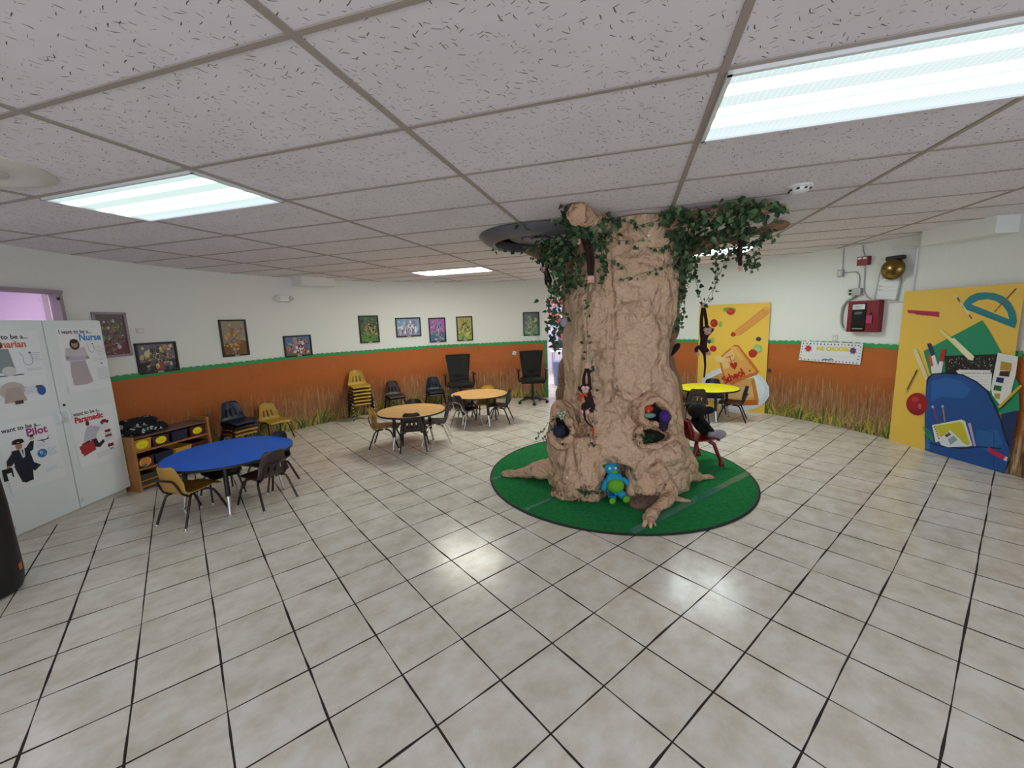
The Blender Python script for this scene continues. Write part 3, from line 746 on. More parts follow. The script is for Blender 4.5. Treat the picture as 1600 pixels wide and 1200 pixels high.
# red moulded chair on the rug
def red_chair():
    t = thing('toddler_chair', 'small red plastic chair on the green rug beside the paper tree', 'chair', (2.06, 4.50, 0.006), atan2(-.97, .24))
    o = inst('seat_shell', chair_shell(False), t, M['red']); md = o.modifiers.new('thick', 'SOLIDIFY'); md.thickness = .014; md.offset = -1
    for sy in (-1, 1):
        for sx in (-1, 1):
            b = MB(); b.tube([(sx * .115, sy * .08, .275), (sx * .15, sy * .115, .25), (sx * .165, sy * .14, .17), (sx * .185, sy * .185, .05)], [.022, .021, .019, .018], 12)
            b.lathe([(.026, 0), (.030, .012), (.027, .04), (.018, .062)], 14, Matrix.Translation((sx * .188, sy * .19, 0))); b.build('leg', M['red'], t, True)
    b = MB(); b.tube([(-.145, -.16, .33), (-.14, -.19, .44), (-.12, -.205, .52), (0, -.22, .545), (.12, -.205, .52), (.14, -.19, .44), (.145, -.16, .33)], .014, 10); b.build('backrest_rim', M['red'], t, True)
red_chair()

# ------------------------------------------------------------------ round tables
def round_table(x, y, r, z, lr, a0, top, label):
    t = thing('round_table', label, 'table', (x, y, 0), 0)
    b = MB(); b.lathe([(r - .004, z - .022), (r - .004, z - .004), (r - .008, z), (0, z)], 64); b.lathe([(r - .004, z - .022), (0, z - .022)], 64); b.build('tabletop', M[top], t, True)
    b = MB(); b.lathe([(r - .004, z - .026), (r + .003, z - .022), (r + .003, z - .005), (r - .003, z - .002), (r - .004, z - .026)], 64, cap=False); b.build('edge_band', M['black'], t, True)
    for k in range(4):
        a = radians(a0 + 90 * k); c, s = cos(a), sin(a); l = lr
        b = MB(); b.tube([(c * (l - .05), s * (l - .05), z - .024), (c * (l - .03), s * (l - .03), z * .36)], [.021, .021], 14)
        b.box((c * (l - .055), s * (l - .055), z - .03), (.1, .1, .012)); lg = b.build('leg', M['black'], t, True)
        b = MB(); b.tube([(c * (l - .031), s * (l - .031), z * .37), (c * l, s * l, .012)], [.0165, .0155], 14)
        b.lathe([(.02, 0), (.021, .006), (.014, .016)], 12, Matrix.Translation((c * l, s * l, 0))); b.build('leg_insert', M['chrome'], lg, True)
round_table(-2.839, 3.972, .552, .505, .427, -63.5, 'bluetop', 'round blue-topped children\'s table at left, the largest coloured table')
round_table(-1.415, 5.625, .467, .505, .325, -45, 'woodtop', 'round light wood table nearer the camera, in front of the tall tan stack')
round_table(-.555, 6.78, .470, .500, .33, -59, 'woodtop', 'round light wood table farther back, in front of the first office chair')
round_table(3.165, 6.56, .462, .500, .35, -93, 'yellowtop', 'round bright yellow table right of the paper tree')

# ------------------------------------------------------------------ office chairs
def office_chair(x, y, rz, label):
    t = thing('office_chair', label, 'office chair', (x, y, 0), rz, 'mesh-back office chairs')
    # local front is -y
    b = MB(); b.rbox((0, -.02, .475), (.48, .46, .085), .035); b.build('seat', M['blackfab'], t, True)
    # back: curved mesh panel with frame
    vs = []; fs = []; nu, nv = 10, 10
    for j in range(nv + 1):
        v = j / nv; z = .52 + .53 * v; w = .175 + .06 * v
        for i in range(nu + 1):
            u = -1 + 2 * i / nu; vs.append((u * w, .20 + .045 * v - .035 * u * u * 1 + .03 * sin(v * pi) - .03, z))
    for j in range(nv):
        for i in range(nu): q = j * (nu + 1) + i; fs.append((q, q + 1, q + nu + 2, q + nu + 1))
    b = MB(); b.add(vs, fs); o = b.build('mesh_back', M['blackmesh'], t, True); md = o.modifiers.new('t', 'SOLIDIFY'); md.thickness = .012
    loop = [vs[i] for i in range(nu + 1)] + [vs[j * (nu + 1) + nu] for j in range(1, nv + 1)] + [vs[nv * (nu + 1) + i] for i in range(nu - 1, -1, -1)] + [vs[j * (nu + 1)] for j in range(nv - 1, 0, -1)]
    b = MB(); b.tube(loop, .013, 8, closed=True); b.build('back_frame', M['black'], t, True)
    b = MB(); b.rbox((0, .205, .60), (.33, .035, .14), .015); b.build('lumbar_pad', M['blackfab'], t, True)
    b = MB(); b.tube([(0, .10, .42), (0, .22, .44), (0, .245, .52), (0, .235, .62)], [.025, .022, .02, .018], 8); b.build('back_support', M['black'], t, True)
    for sx in (-1, 1):
        b = MB(); b.tube([(sx * .20, .02, .45), (sx * .275, .02, .455), (sx * .28, .02, .50), (sx * .28, .03, .67)], [.014, .014, .018, .016], 8)
        b.rbox((sx * .28, -.01, .685), (.07, .25, .028), .012); b.build('armrest', M['black'], t, True)
    b = MB(); b.lathe([(.05, .40), (.05, .42), (.03, .43)], 16); b.tube([(0, 0, .10), (0, 0, .42)], [.028, .024], 14); b.build('gas_column', M['black'], t, True)
    b = MB(); b.tube([(.05, 0, .41), (.2, -.02, .405), (.23, -.02, .40)], [.006, .006, .01], 6); b.build('height_lever', M['black'], t, True)
    b = MB(); b.lathe([(.045, .07), (.05, .09), (.04, .125)], 16)
    for k in range(5):
        a = 2 * pi * k / 5 - pi / 2; c, s = cos(a), sin(a); b.tube([(c * .03, s * .03, .105), (c * .16, s * .16, .095), (c * .29, s * .29, .068)], [.026, .021, .015], 8)
    b.build('star_base', M['black'], t, True)
    for k in range(5):
        a = 2 * pi * k / 5 - pi / 2; c, s = cos(a), sin(a); b = MB()
        Mx = Matrix.Translation((c * .29, s * .29, .03)) @ Matrix.Rotation(a + .6, 4, 'Z') @ Matrix.Rotation(pi / 2, 4, 'Y')
        for d in (-.016, .016): b.lathe([(0, d - .009), (.026, d - .009), (.030, d), (.026, d + .009), (0, d + .009)], 14, Mx)
        b.tube([(c * .29, s * .29, .03), (c * .29, s * .29, .07)], .008, 6); b.build('caster', M['black'], t, True)
office_chair(-1.02, 8.02, .22, 'black mesh-back office chair behind the farther wood table, turned to the right')
office_chair(.42, 8.28, .02, 'black mesh-back office chair by the doorway edge, facing the camera')

# ------------------------------------------------------------------ white cabinet with career posters
CXF = -4.17
cab = thing('storage_cabinet', 'tall white two-door storage cabinet with career posters at far left', 'cabinet', (CXF - .1, 3.73, 0))
o3 = cab.location
b = MB(); b.box((CXF - .105, 3.73, .955), (.17, 1.055, 1.78)); b.build('body', M['cab'], cab, origin=o3)
b = MB(); b.box((CXF - .115, 3.73, .0325), (.15, 1.03, .063)); b.build('plinth', M['offwhite'], cab, origin=o3)
for y0, y1, hy in ((3.205, 3.728, 3.695), (3.738, 4.258, 3.775)):
    b = MB(); b.box((CXF - .01, (y0 + y1) / 2, .955), (.02, y1 - y0, 1.77)); d = b.build('door', M['cab'], cab, origin=o3)
    b = MB(); b.tube([(CXF, hy, .905), (CXF + .018, hy, .915), (CXF + .030, hy, .935), (CXF + .034, hy, .96), (CXF + .030, hy, .985), (CXF + .018, hy, 1.005), (CXF, hy, 1.015)], [.008, .010, .011, .012, .011, .010, .008], 8); b.build('handle', M['white'], d, True, origin=Vector(o3))
    b = MB(); yh = y0 + .01 if y0 < 3.5 else y0 + .02
    b.box((CXF + .003, yh, .14), (.006, .014, .035)); b.build('catch', M['offwhite'], d, origin=Vector(o3))
b = MB(); b.lathe([(.011, 0), (.011, .006), (0, .006)], 12, Matrix.Translation((CXF, 3.772, 1.065)) @ Matrix.Rotation(pi / 2, 4, 'Y')); b.build('door_lock', M['black'], cab, origin=o3)

def on_cab(u, v, h): return (CXF + .0012 + h, u, v)
def poster_sheet(y0, y1, z0, z1, tilt=0):
    a = Art(on_cab); yc, zc = (y0 + y1) / 2, (z0 + z1) / 2
    return a
def person(a, u, v, s, coat, legs, skin, hair, hat=None, pose='stand'):
    """small printed figure, feet at (u, v), height s"""
    q = lambda x, y: (u + x * s, v + y * s)
    if pose == 'nurse':
        a.poly([q(-.16, .55), q(.16, .55), q(.25, 0.04), q(.1, 0), q(-.12, 0), q(-.2, .04)], coat)
        a.poly([q(-.2, .82), q(.2, .82), q(.24, .62), q(.17, .52), q(-.17, .52), q(-.24, .62)], legs)
        a.poly([q(-.23, .66), q(.25, .60), q(.27, .55), q(-.23, .55)], 'b9b4cc'); a.ell(*q(-.19, .61), .04 * s, .025 * s, skin); a.ell(*q(.22, .60), .04 * s, .025 * s, skin)
    elif pose == 'pilot':
        a.poly([q(-.11, .03), q(-.02, 0), q(.12, .02), q(.17, .45), q(-.2, .45)], legs); a.poly([q(.10, .50), q(.33, .30), q(.18, .20), q(.08, .34)], coat)
        a.poly([q(-.19, .80), q(.15, .80), q(.20, .40), q(-.18, .38)], coat)
        a.poly([q(.10, .80), q(.22, .93), q(.29, .92), q(.24, .72), q(.12, .66)], coat); a.poly([q(-.17, .78), q(-.32, .60), q(-.33, .48), q(-.24, .47), q(-.10, .62)], coat)
        a.poly([q(.21, .95), q(.31, .96), q(.29, 1.03), q(.22, 1.02)], 'd8c08a'); a.rect(*q(.26, 1.05), .08 * s, .06 * s, '20242e')
        a.poly([q(-.04, .80), q(.07, .80), q(.05, .60), q(0, .58)], 'dfe3ea'); a.poly([q(0, .78), q(.035, .78), q(.03, .6)], '2a3a66'); a.ell(*q(-.30, .46), .04 * s, .03 * s, skin)
        a.rect(*q(-.02, .02), .09 * s, .05 * s, '14161c'); a.rect(*q(.08, .03), .08 * s, .05 * s, '14161c')
        a.rect(*q(-.34, .30), .2 * s, .28 * s, '1b1e27')
    elif pose == 'kneel':
        a.poly([q(-.30, .42), q(.12, .42), q(.20, .62), q(.35, .80), q(.24, .85), q(.05, .95), q(-.10, .93), q(-.22, .7)], coat)
        a.poly([q(-.05, .45), q(.15, .45), q(.2, .25), q(.38, .35), q(.42, .25), q(.22, .10), q(.05, .16)], legs)
        a.poly([q(-.38, .38), q(-.1, .45), q(-.05, .38), q(-.32, .28)], legs); a.poly([q(-.46, .32), q(.02, .42), q(.07, .06), q(-.46, -.08)], 'b5323a')
    else:
        a.poly([q(-.22, .75), q(.22, .75), q(.3, .1), q(-.28, .1)], coat)
    hx, hy = {'nurse': (0, .90), 'pilot': (-.03, .88), 'kneel': (-.06, 1.04)}.get(pose, (0, .88))
    if hair: a.ell(*q(hx, hy - .01), .105 * s, .12 * s, hair, n=16)
    a.ell(*q(hx, hy), .068 * s, .085 * s, skin, n=16)
    for sg in (-1, 1): a.ell(*q(hx + sg * .025, hy + .01), .008 * s, .008 * s, '2a2020', n=8)
    a.line([q(hx - .02, hy - .04), q(hx + .02, hy - .04)], .008 * s, '8a3a3a')
    if hair: a.ell(*q(hx, hy + .06), .085 * s, .045 * s, hair, n=14)
    if hat: a.ell(*q(hx, hy + .085), .13 * s, .035 * s, '0f1118'); a.ell(*q(hx, hy + .12), .115 * s, .05 * s, hat); a.ell(*q(hx, hy + .09), .03 * s, .012 * s, 'c9b060')
def poster(name_label, y0, y1, z0, z1, seed, draw):
    a = Art(on_cab); w, h = y1 - y0, z1 - z0
    b = MB(); n = 6; vs = []; fs = []
    for j in range(9):
        for i in range(n + 1):
            u, v = i / n, j / 8; cr = max(0, abs(u - .5) * 2 - .8) * max(0, .35 - v) * (.12 if seed % 2 else .08)
            vs.append((CXF + .0008 + cr * (u < .5 or seed > 2), y0 + u * w, z0 + v * h))
    for j in range(8):
        for i in range(n): q = j * (n + 1) + i; fs.append((q, q + 1, q + n + 2, q + n + 1))
    t = thing('career_poster', name_label, 'poster', (CXF, (y0 + y1) / 2, z0), 0, 'career posters on the cabinet')
    b.add(vs, fs); b.build('poster_sheet', M['sheet'], t, True, origin=t.location)
    draw(a, y0, z0, w, h); a.build('printed_picture', t, M['print'], origin=t.location)
def stetho(a, u, v, s, c='6f7378'):
    a.arc(u, v, .028 * s, .034 * s, .003, c, 150, 380); a.line([(u - .025 * s, v + .02 * s), (u - .04 * s, v + .06 * s)], .003, c); a.line([(u + .028 * s, v + .012 * s), (u + .02 * s, v + .045 * s)], .003, c); a.ell(u + .018 * s, v + .05 * s, .007 * s, .007 * s, '3d4147', n=10)
def d_nurse(a, y, z, w, h):
    a.text('I want to be a...', y + .02, z + h - .055, .052, '2c2f33', align='LEFT', sx=.92, bold=.0012)
    a.text('Nurse', y + .19, z + h - .125, .092, '2b8fd0', sx=.92, bold=.003)
    person(a, y + .14, z + .06, .44, 'b9aeb2', 'cfc8cc', 'b98a6c', '2b1d1a', pose='nurse')
    stetho(a, y + .29, z + .40, 1.0)
    a.lines_of_text(y + .33, z + .42, .11, 7, .0135, '8aa59a', seed=1); a.lines_of_text(y + .28, z + .30, .14, 2, .014, '8aa59a', seed=2)
    a.ell(y + .36, z + .25, .012, .005, '555a60'); a.lines_of_text(y + .30, z + .20, .13, 9, .0135, '8aa59a', seed=3)
poster('"I want to be a... Nurse" poster at top right of the cabinet', 3.83, 4.295 - .045, 1.165, 1.775, 1, d_nurse)
def d_para(a, y, z, w, h):
    a.text('I want to be a...', y + .01, z + h - .05, .050, '2c2f33', sx=.9, bold=.0012); a.text('Paramedic', y + .035, z + h - .118, .078, 'cc2233', sx=.84, bold=.0035)
    person(a, y + .16, z + .12, .28, 'c9c3d2', '2b2526', '5a3a2a', None, pose='kneel')
    u, v = y + .31, z + .39
    a.rect(u, v, .085, .022, '8e2233'); a.rect(u - .005, v + .016, .045, .016, '7a1c2b'); a.ell(u - .026, v - .012, .011, .011, '2a2a2e'); a.ell(u + .026, v - .012, .011, .011, '2a2a2e')
    u, v = y + .325, z + .27
    a.rect(u, v + .02, .06, .028, '7e2238'); a.rect(u, v - .01, .07, .012, 'c9c6cc'); a.rect(u, v - .03, .07, .022, '8e2a3e')
    u, v = y + .33, z + .14; a.rect(u, v, .06, .032, '7e2238'); a.line([(u - .02, v - .02), (u - .005, v - .05), (u + .01, v - .03), (u + .025, v - .05)], .005, '3a3036')
    a.lines_of_text(y + .20, z + .37, .14, 5, .0135, '7a93c4', ang=6, seed=4); a.lines_of_text(y + .27, z + .22, .11, 3, .0135, '7a93c4', ang=6, seed=5); a.lines_of_text(y + .17, z + .09, .15, 4, .0135, '7a93c4', ang=6, seed=6)
poster('"I want to be a... Paramedic" poster at lower right of the cabinet', 3.80, 4.215, .435, .99, 2, d_para)
def d_pilot(a, y, z, w, h):
    a.text('I want to be a...', y - .0, z + h - .065, .052, '2c2f33', sx=.95, bold=.0012); a.text('Pilot', y + .19, z + h - .135, .092, 'b23a7c', sx=.95, bold=.003)
    person(a, y + .13, z + .06, .36, '1e2230', '1b1f2b', 'b98a6c', None, hat='12141c', pose='pilot')
    a.poly([(y + .25, z + .385), (y + .33, z + .382), (y + .36, z + .41), (y + .345, z + .388), (y + .35, z + .376), (y + .30, z + .37)], '4a5068'); a.line([(y + .29, z + .378), (y + .31, z + .355)], .006, '4a5068')
    a.ell(y + .275, z + .265, .038, .038, '3b78b8', n=24); a.poly([(y + .255, z + .285), (y + .275, z + .29), (y + .285, z + .27), (y + .27, z + .25), (y + .26, z + .262)], '9cc4dd'); a.poly([(y + .285, z + .25), (y + .30, z + .262), (y + .295, z + .243)], '9cc4dd')
    a.lines_of_text(y + .24, z + .345, .09, 2, .0135, '6f9fd0', seed=7); a.lines_of_text(y + .32, z + .295, .08, 6, .0125, '6f9fd0', seed=8); a.lines_of_text(y + .27, z + .12, .13, 3, .0135, '6f9fd0', seed=9)
poster('"I want to be a... Pilot" poster at lower left of the cabinet', 3.245, 3.665, .42, .995, 3, d_pilot)
def d_vet(a, y, z, w, h):
    a.text('I want to be a...', y + .04, z + h - .065, .055, '2c2f33', sx=1.0, bold=.0012); a.text('Veterinarian', y - .0, z + h - .135, .078, 'd9785a', sx=.93, bold=.003)
    person(a, y + .16, z + .24, .30, '8f9aa0', '8f9aa0', 'b98a6c', '3a2a20')
    a.poly([(y + .02, z + .24), (y + .30, z + .24), (y + .30, z + .248), (y + .02, z + .248)], '4a4f58'); a.ell(y + .20, z + .28, .05, .04, 'd8dadb')
    stetho(a, y + .35, z + .36, 1.25); a.lines_of_text(y + .37, z + .42, .09, 5, .016, '6f7fa0', seed=10); a.lines_of_text(y + .33, z + .285, .12, 2, .013, '6f7fa0', seed=12)
    a.ell(y + .19, z + .12, .09, .07, 'c9bcb6'); a.poly([(y + .12, z + .02), (y + .28, z + .02), (y + .25, z + .14), (y + .15, z + .14)], 'b9aaa4'); a.rect(y + .22, z + .015, .06, .03, '4a3a40')
    a.ell(y + .40, z + .09, .034, .045, '2f62a0'); a.rect(y + .385, z + .125, .04, .02, '4a4a60'); a.lines_of_text(y + .28, z + .13, .10, 5, .013, '6f7fa0', seed=11)
poster('"I want to be a... Veterinarian" poster at upper left of the cabinet', 3.215, 3.675, 1.145, 1.755, 4, d_vet)

# ------------------------------------------------------------------ bin shelf
SD = Vector((.307, .952, 0)).normalized(); SN = Vector((.952, -.307, 0)).normalized()
SO = Vector((-4.035, 4.248, 0))   # front left top corner at the floor
sh = thing('bin_shelf', 'low light wood shelf unit holding coloured bins beside the white cabinet', 'shelf', SO)
MS = Matrix(((SD.x, -SN.x, 0, 0), (SD.y, -SN.y, 0, 0), (0, 0, 1, 0), (0, 0, 0, 1)))   # local: x along, y back, z up
W_ = .80; DP = .30; HT = .60
def spart(name, boxes, m, par=sh):
    b = MB()
    for c, d in boxes: b.box(c, d, MS)
    return b.build(name, M[m], par)
spart('side_panel', [((-.012, DP / 2, HT / 2 + .005), (.026, DP, HT + .01))], 'wood')
spart('side_panel', [((W_ - .012, DP / 2, HT / 2 + .025), (.026, DP, HT + .05))], 'wood')
spart('top_board', [((W_ / 2 - .01, DP / 2, HT - .008), (W_ - .03, DP, .016))], 'woodtopgrey')
spart('back_panel', [((W_ / 2 - .01, DP - .006, HT / 2), (W_ - .03, .012, HT - .02))], 'wood')
for z in (.437, .242): spart('shelf_board', [((W_ / 2 - .01, DP / 2, z), (W_ - .03, DP - .01, .018))], 'wood')
spart('shelf_board', [((W_ / 2 - .01, DP / 2, .05), (W_ - .03, DP - .01, .02))], 'wood')
spart('front_lip', [((W_ / 2 - .01, .006, .115), (W_ - .03, .012, .012))], 'wood')
def sunburst(a, u, v, r, pts=16, c='f0e21c'):
    P = []
    for i in range(pts * 2):
        w = pi * i / pts; q = r * (1 if i % 2 else .8); P.append((u + q * cos(w) * 1.08, v + q * sin(w) * .84))
    a.poly(P, c)
def bin_(col, x, z, m, label, out=0.0, deco=None, h=.118, w=.178):
    t = thing('storage_bin', label, 'bin', SO + MS.to_3x3() @ Vector((x, .02 - out, z)), 0, 'plastic bins in the wood shelf')
    R3 = MS.copy()
    b = MB(); d = .25
    wo, wb = w / 2, w / 2 - .012; t_ = .004; vs = []
    for (hw, y0, y1, zz) in ((wb, .008, d - .008, 0), (wo, 0, d, h), (wo - t_, t_, d - t_, h), (wb - t_, .008 + t_, d - .008 - t_, t_)):
        vs += [(-hw, y0, zz), (hw, y0, zz), (hw, y1, zz), (-hw, y1, zz)]
    fs = [(3, 2, 1, 0), (12, 13, 14, 15)]
    for k in range(3):
        for i in range(4): fs.append((k * 4 + i, k * 4 + (i + 1) % 4, k * 4 + 4 + (i + 1) % 4, k * 4 + 4 + i))
    b.add(vs, fs, 0, None, R3); b.build('tub', M[m], t)
    b = MB(); b.box((0, -.004, h - .004), (w + .004, .012, .010), R3); b.box((0, d, h - .004), (w + .004, .012, .010), R3)
    for sx in (-1, 1): b.box((sx * w / 2, d / 2, h - .004), (.010, d, .010), R3)
    b.build('rim', M[m], t)
    if deco:
        a = Art(lambda u, v, hh: R3 @ Vector((u, -.0005 - hh + .008 * (1 - v / h), v)))
        if deco == 'sun':
            sunburst(a, 0, h / 2, .056); a.text('Toys', 0, h / 2 - .012, .03, 'b5a010', align='CENTER')
        elif deco == 'sunframe':
            a.rect(0, h / 2, w - .02, h - .01, 'c98a2c'); sunburst(a, 0, h / 2, .060); a.text('Toys', 0, h / 2 - .012, .03, 'b5a010', align='CENTER')
            for k in range(12): a.ell(.078 * cos(k * pi / 6), h / 2 + .05 * sin(k * pi / 6), .004, .004, '9a2a20', n=6)
        elif deco == 'coin':
            a.ell(0, h / 2, .058, .052, 'd8b060', n=28); a.ell(0, h / 2, .046, .041, 'd9822c', n=28); a.ell(-.01, h / 2 - .035, .03, .014, '6a7a3a')
        a.build('label_card', t, M['printgloss'])
colx = [.080, .265, .463, .665]
bin_(0, colx[0], .447, 'binyel', 'yellow bin with a framed sunburst card, top row leftmost', deco='sunframe')
bin_(1, colx[1], .447, 'binred', 'maroon bin with a yellow sunburst card, top row second from left', deco='sun')
bin_(2, colx[2], .447, 'bunt', 'plain navy bin in the top row of the shelf')
bin_(3, colx[3], .447, 'binred', 'maroon bin with a yellow sunburst card, top row rightmost', deco='sun')
bin_(0, colx[0], .252, 'binred', 'maroon bin with a round orange card in the middle row', deco='coin')
bin_(1, colx[1], .252, 'bunt', 'plain navy bin in the middle row of the shelf')
bin_(2, colx[2], .252, 'binyel', 'yellow bin pulled slightly forward in the middle row', out=.03)
bin_(3, colx[3], .252, 'binred', 'plain maroon bin in the middle row, rightmost')
bin_(0, colx[0], .062, 'bingrn', 'olive patterned bin in the bottom row', w=.17)

# folded black patterned bedding on the shelf
def lumpy(b, c, r, amp, sc, seed, n=40, k=24, flat=None, Mx=None, power=2.0):
    vs = []; fs = []; c = Vector(c)
    for i in range(k + 1):
        th = pi * i / k
        for j in range(n):
            ph = 2 * pi * j / n; d = Vector((sin(th) * cos(ph), sin(th) * sin(ph), -cos(th)))
            e = 2 / power; dd = Vector((math.copysign(abs(d.x) ** e, d.x), math.copysign(abs(d.y) ** e, d.y), math.copysign(abs(d.z) ** e, d.z)))
            f = 1 + amp * noise.noise(d * sc + Vector((seed, seed * 1.7, 0))) + amp * .5 * (1 - abs(noise.noise(d * sc * 2.2 + Vector((0, seed, 3)))) * 4)
            p = Vector((dd.x * r[0] * f, dd.y * r[1] * f, dd.z * r[2] * f))
            if flat is not None: p.z = max(p.z, flat)
            vs.append(c + p if Mx is None else Mx @ (c + p))
    for i in range(k):
        for j in range(n): fs.append((i * n + j, i * n + (j + 1) % n, (i + 1) * n + (j + 1) % n, (i + 1) * n + j))
    b.add(vs, fs)
b = MB(); MT = Matrix.Translation(SO) @ MS
lumpy(b, (.205, .16, HT + .048), (.20, .12, .046), .16, 1.8, 2.0, Mx=MT, flat=-.046, power=3.2)
o = b.build('folded_bedding', M['bag'], smooth='all'); tag(o, 'black folded fabric bundle with white leaf print, lower one on the bin shelf', 'bedding', 'fabric bundles on the shelf')
b = MB(); lumpy(b, (.175, .20, HT + .125), (.175, .075, .050), .18, 1.8, 5.0, Mx=MT, power=3.0)
o = b.build('folded_bedding', M['bag'], smooth='all'); tag(o, 'rolled black fabric bundle with leaf print lying on the other one', 'bedding', 'fabric bundles on the shelf')

# black cylinder at the left frame edge
t = thing('waste_bin', 'tall black rounded bin with a small orange label at the left edge', 'bin', (-3.575, 2.50, 0))
b = MB(); b.lathe([(0, 0), (.15, 0), (.185, .012), (.20, .05), (.205, .12), (.20, .6), (.19, .86), (.17, .90), (0, .91)], 48); b.build('body', M['black'], t, True)
b = MB(); a_ = atan2(-2.46, 3.62) + 1.12
b.box((.2055, 0, .16), (.003, .035, .045), Matrix.Rotation(a_, 4, 'Z')); b.build('orange_label', mat('orange_sticker', 'c9662c', .5), t)
b = MB(); b.lathe([(.192, .80), (.196, .80), (.196, .82), (.192, .82), (.192, .80)], 48, cap=False); b.build('lid_seam', M['blackfab'], t, True)

# ------------------------------------------------------------------ things on the wall
def wall_frame(deg, z, r=R):
    a = radians(deg); n = Vector((-sin(a), -cos(a), 0)); t = Vector((cos(a), -sin(a), 0)); o = wallp(deg, z, r)
    return Matrix(((t.x, -n.x, 0, o.x), (t.y, -n.y, 0, o.y), (0, 0, 1, z), (0, 0, 0, 1)))   # local x right, y into wall, z up
def wthing(name, label, cat, deg, z, group=None, r=R):
    t = thing(name, label, cat, (0, 0, 0), 0, group); t.matrix_world = wall_frame(deg, z, r); return t
def picture(a0, a1, z0, z1, label, draw, border='black', tilt=0, mat_='printgloss', plaque=True):
    ac = (a0 + a1) / 2; w = 2 * R * sin(radians((a1 - a0) / 2)); h = z1 - z0
    t = wthing('framed_picture', label, 'framed picture', ac, z0, 'framed pictures on the white wall', R - .012)
    b = MB(); fw_ = .024
    for c, d in (((0, 0, fw_ / 2), (w, .022, fw_)), ((0, 0, h - fw_ / 2), (w, .022, fw_)), ((-w / 2 + fw_ / 2, 0, h / 2), (fw_, .022, h - .002)), ((w / 2 - fw_ / 2, 0, h / 2), (fw_, .022, h - .002))): b.box(c, d)
    b.build('frame', M[border], t)
    b = MB(); b.box((0, .004, h / 2), (w - .03, .006, h - .03)); b.build('backing', M['wallplain'], t)
    a = Art(lambda u, v, hh: (u - w / 2, .0008 - hh, v)); u0 = fw_; W, Hh = w - 2 * fw_, h - 2 * fw_
    draw(a, u0, u0, W, Hh); a.build('artwork', t, M[mat_])
    if plaque: b = MB(); b.box((0, -.012, .012), (.07, .003, .02)); b.build('plaque', mat_plaque, t)
mat_plaque = mat('tan_plaque', 'b9a98c', .5)
def abstract(bg, blobs, seed, n=130, vert=False):
    def f(a, u, v, w, h):
        r = random.Random(seed); a.rect(u + w / 2, v + h / 2, w, h, bg[0])
        if len(bg) > 1: a.poly([(u, v), (u + w, v), (u + w, v + h * .38), (u + w * .6, v + h * .45), (u, v + h * .33)], bg[1])
        for k in range(n):
            c = r.choice(blobs); x, y = u + w * (.5 + r.gauss(0, .2)), v + h * (.48 + r.gauss(0, .2)); s = w * r.uniform(.015, .10) * (1.2 - .8 * k / n)
            sy = s * r.uniform(.5, 2.2 if vert else 1.4); ang = r.uniform(0, 180)
            ex = max(s, sy)
            x = min(max(x, u + ex), u + w - ex); y = min(max(y, v + ex), v + h - ex)
            P = [(x + s * r.uniform(.6, 1) * cos(q * pi / 5), y + sy * r.uniform(.6, 1) * sin(q * pi / 5)) for q in range(10)]
            a.poly(P, c)
    return f
picture(-87.7, -83.3, 1.45, 1.94, 'framed picture in a mauve-grey frame half behind the white cabinet, glass glare on it', abstract(['5d5350', '6b2f3a'], ['8a8f4a', 'a05560', '5a3030', 'c9b9c9', '6a6a40'], 1), 'trim', mat_='printgloss', plaque=False)
picture(-82.8, -76.7, 1.215, 1.585, 'wide framed picture in dark greys and yellow, lowest on the left just above the border', abstract(['6f6f7c', '2a2a2e'], ['b99a4a', 'd9c9a0', '8a4a3a', '3c3f4a', 'c8b060', '5a5f70'], 2))
picture(-69.2, -64.4, 1.32, 1.85, 'tall framed picture in warm oranges, to the right of the wide yellow-grey one', abstract(['9a8f7c', '7a5a3a'], ['c99040', 'b0623c', 'd9b070', '6a8aa0', 'a05a50', '8a8a80'], 3))
picture(-57.6, -51.9, 1.225, 1.575, 'wide framed picture with a reddish centre under blue sky, below the emergency light', abstract(['5f79a8', '7c6f66'], ['e0e0e8', '9a3a34', 'c08060', '6a4a40', '8a90a8', 'b0a090'], 4))
picture(-41.0, -36.4, 1.37, 1.88, 'tall framed picture in brown and green above the tall tan stack', abstract(['4f6a48', '5a8a4a'], ['c08a5c', 'a06a44', '2f4030', '7aa060', 'd0a070', '3a3f60'], 5))
picture(-32.3, -26.1, 1.44, 1.82, 'wide framed picture in pale blue and pink', abstract(['86a8c8', '9f90b0'], ['c9a090', 'e0e8f4', '5f88b0', 'b07a84', 'a8c8e0', '4a6a90'], 6, vert=True))
picture(-24.1, -19.8, 1.30, 1.80, 'tall framed picture in lilac above blue-green', abstract(['b070b8', '4f7f90'], ['8a4a90', 'd8a0d0', '3a6a80', '70a0b0', '9a6aa0', 'c0b0a0'], 7, vert=True))
picture(-17.0, -12.8, 1.30, 1.81, 'tall framed picture in yellow-green with a dark title strip', abstract(['b5a868', '9ab050'], ['c8c070', '7a8a3a', '5a4a34', 'd8c890', '4a8a68', 'a0904a'], 8, vert=True))
picture(.5, 4.8, 1.35, 1.85, 'tall framed picture in dark brown and bright green nearest the doorway', abstract(['4a4036', '3f7a3f'], ['2f2a24', '6a5a4a', '70b040', 'b06a40', '3a4a30', '8ac060'], 9, vert=True))

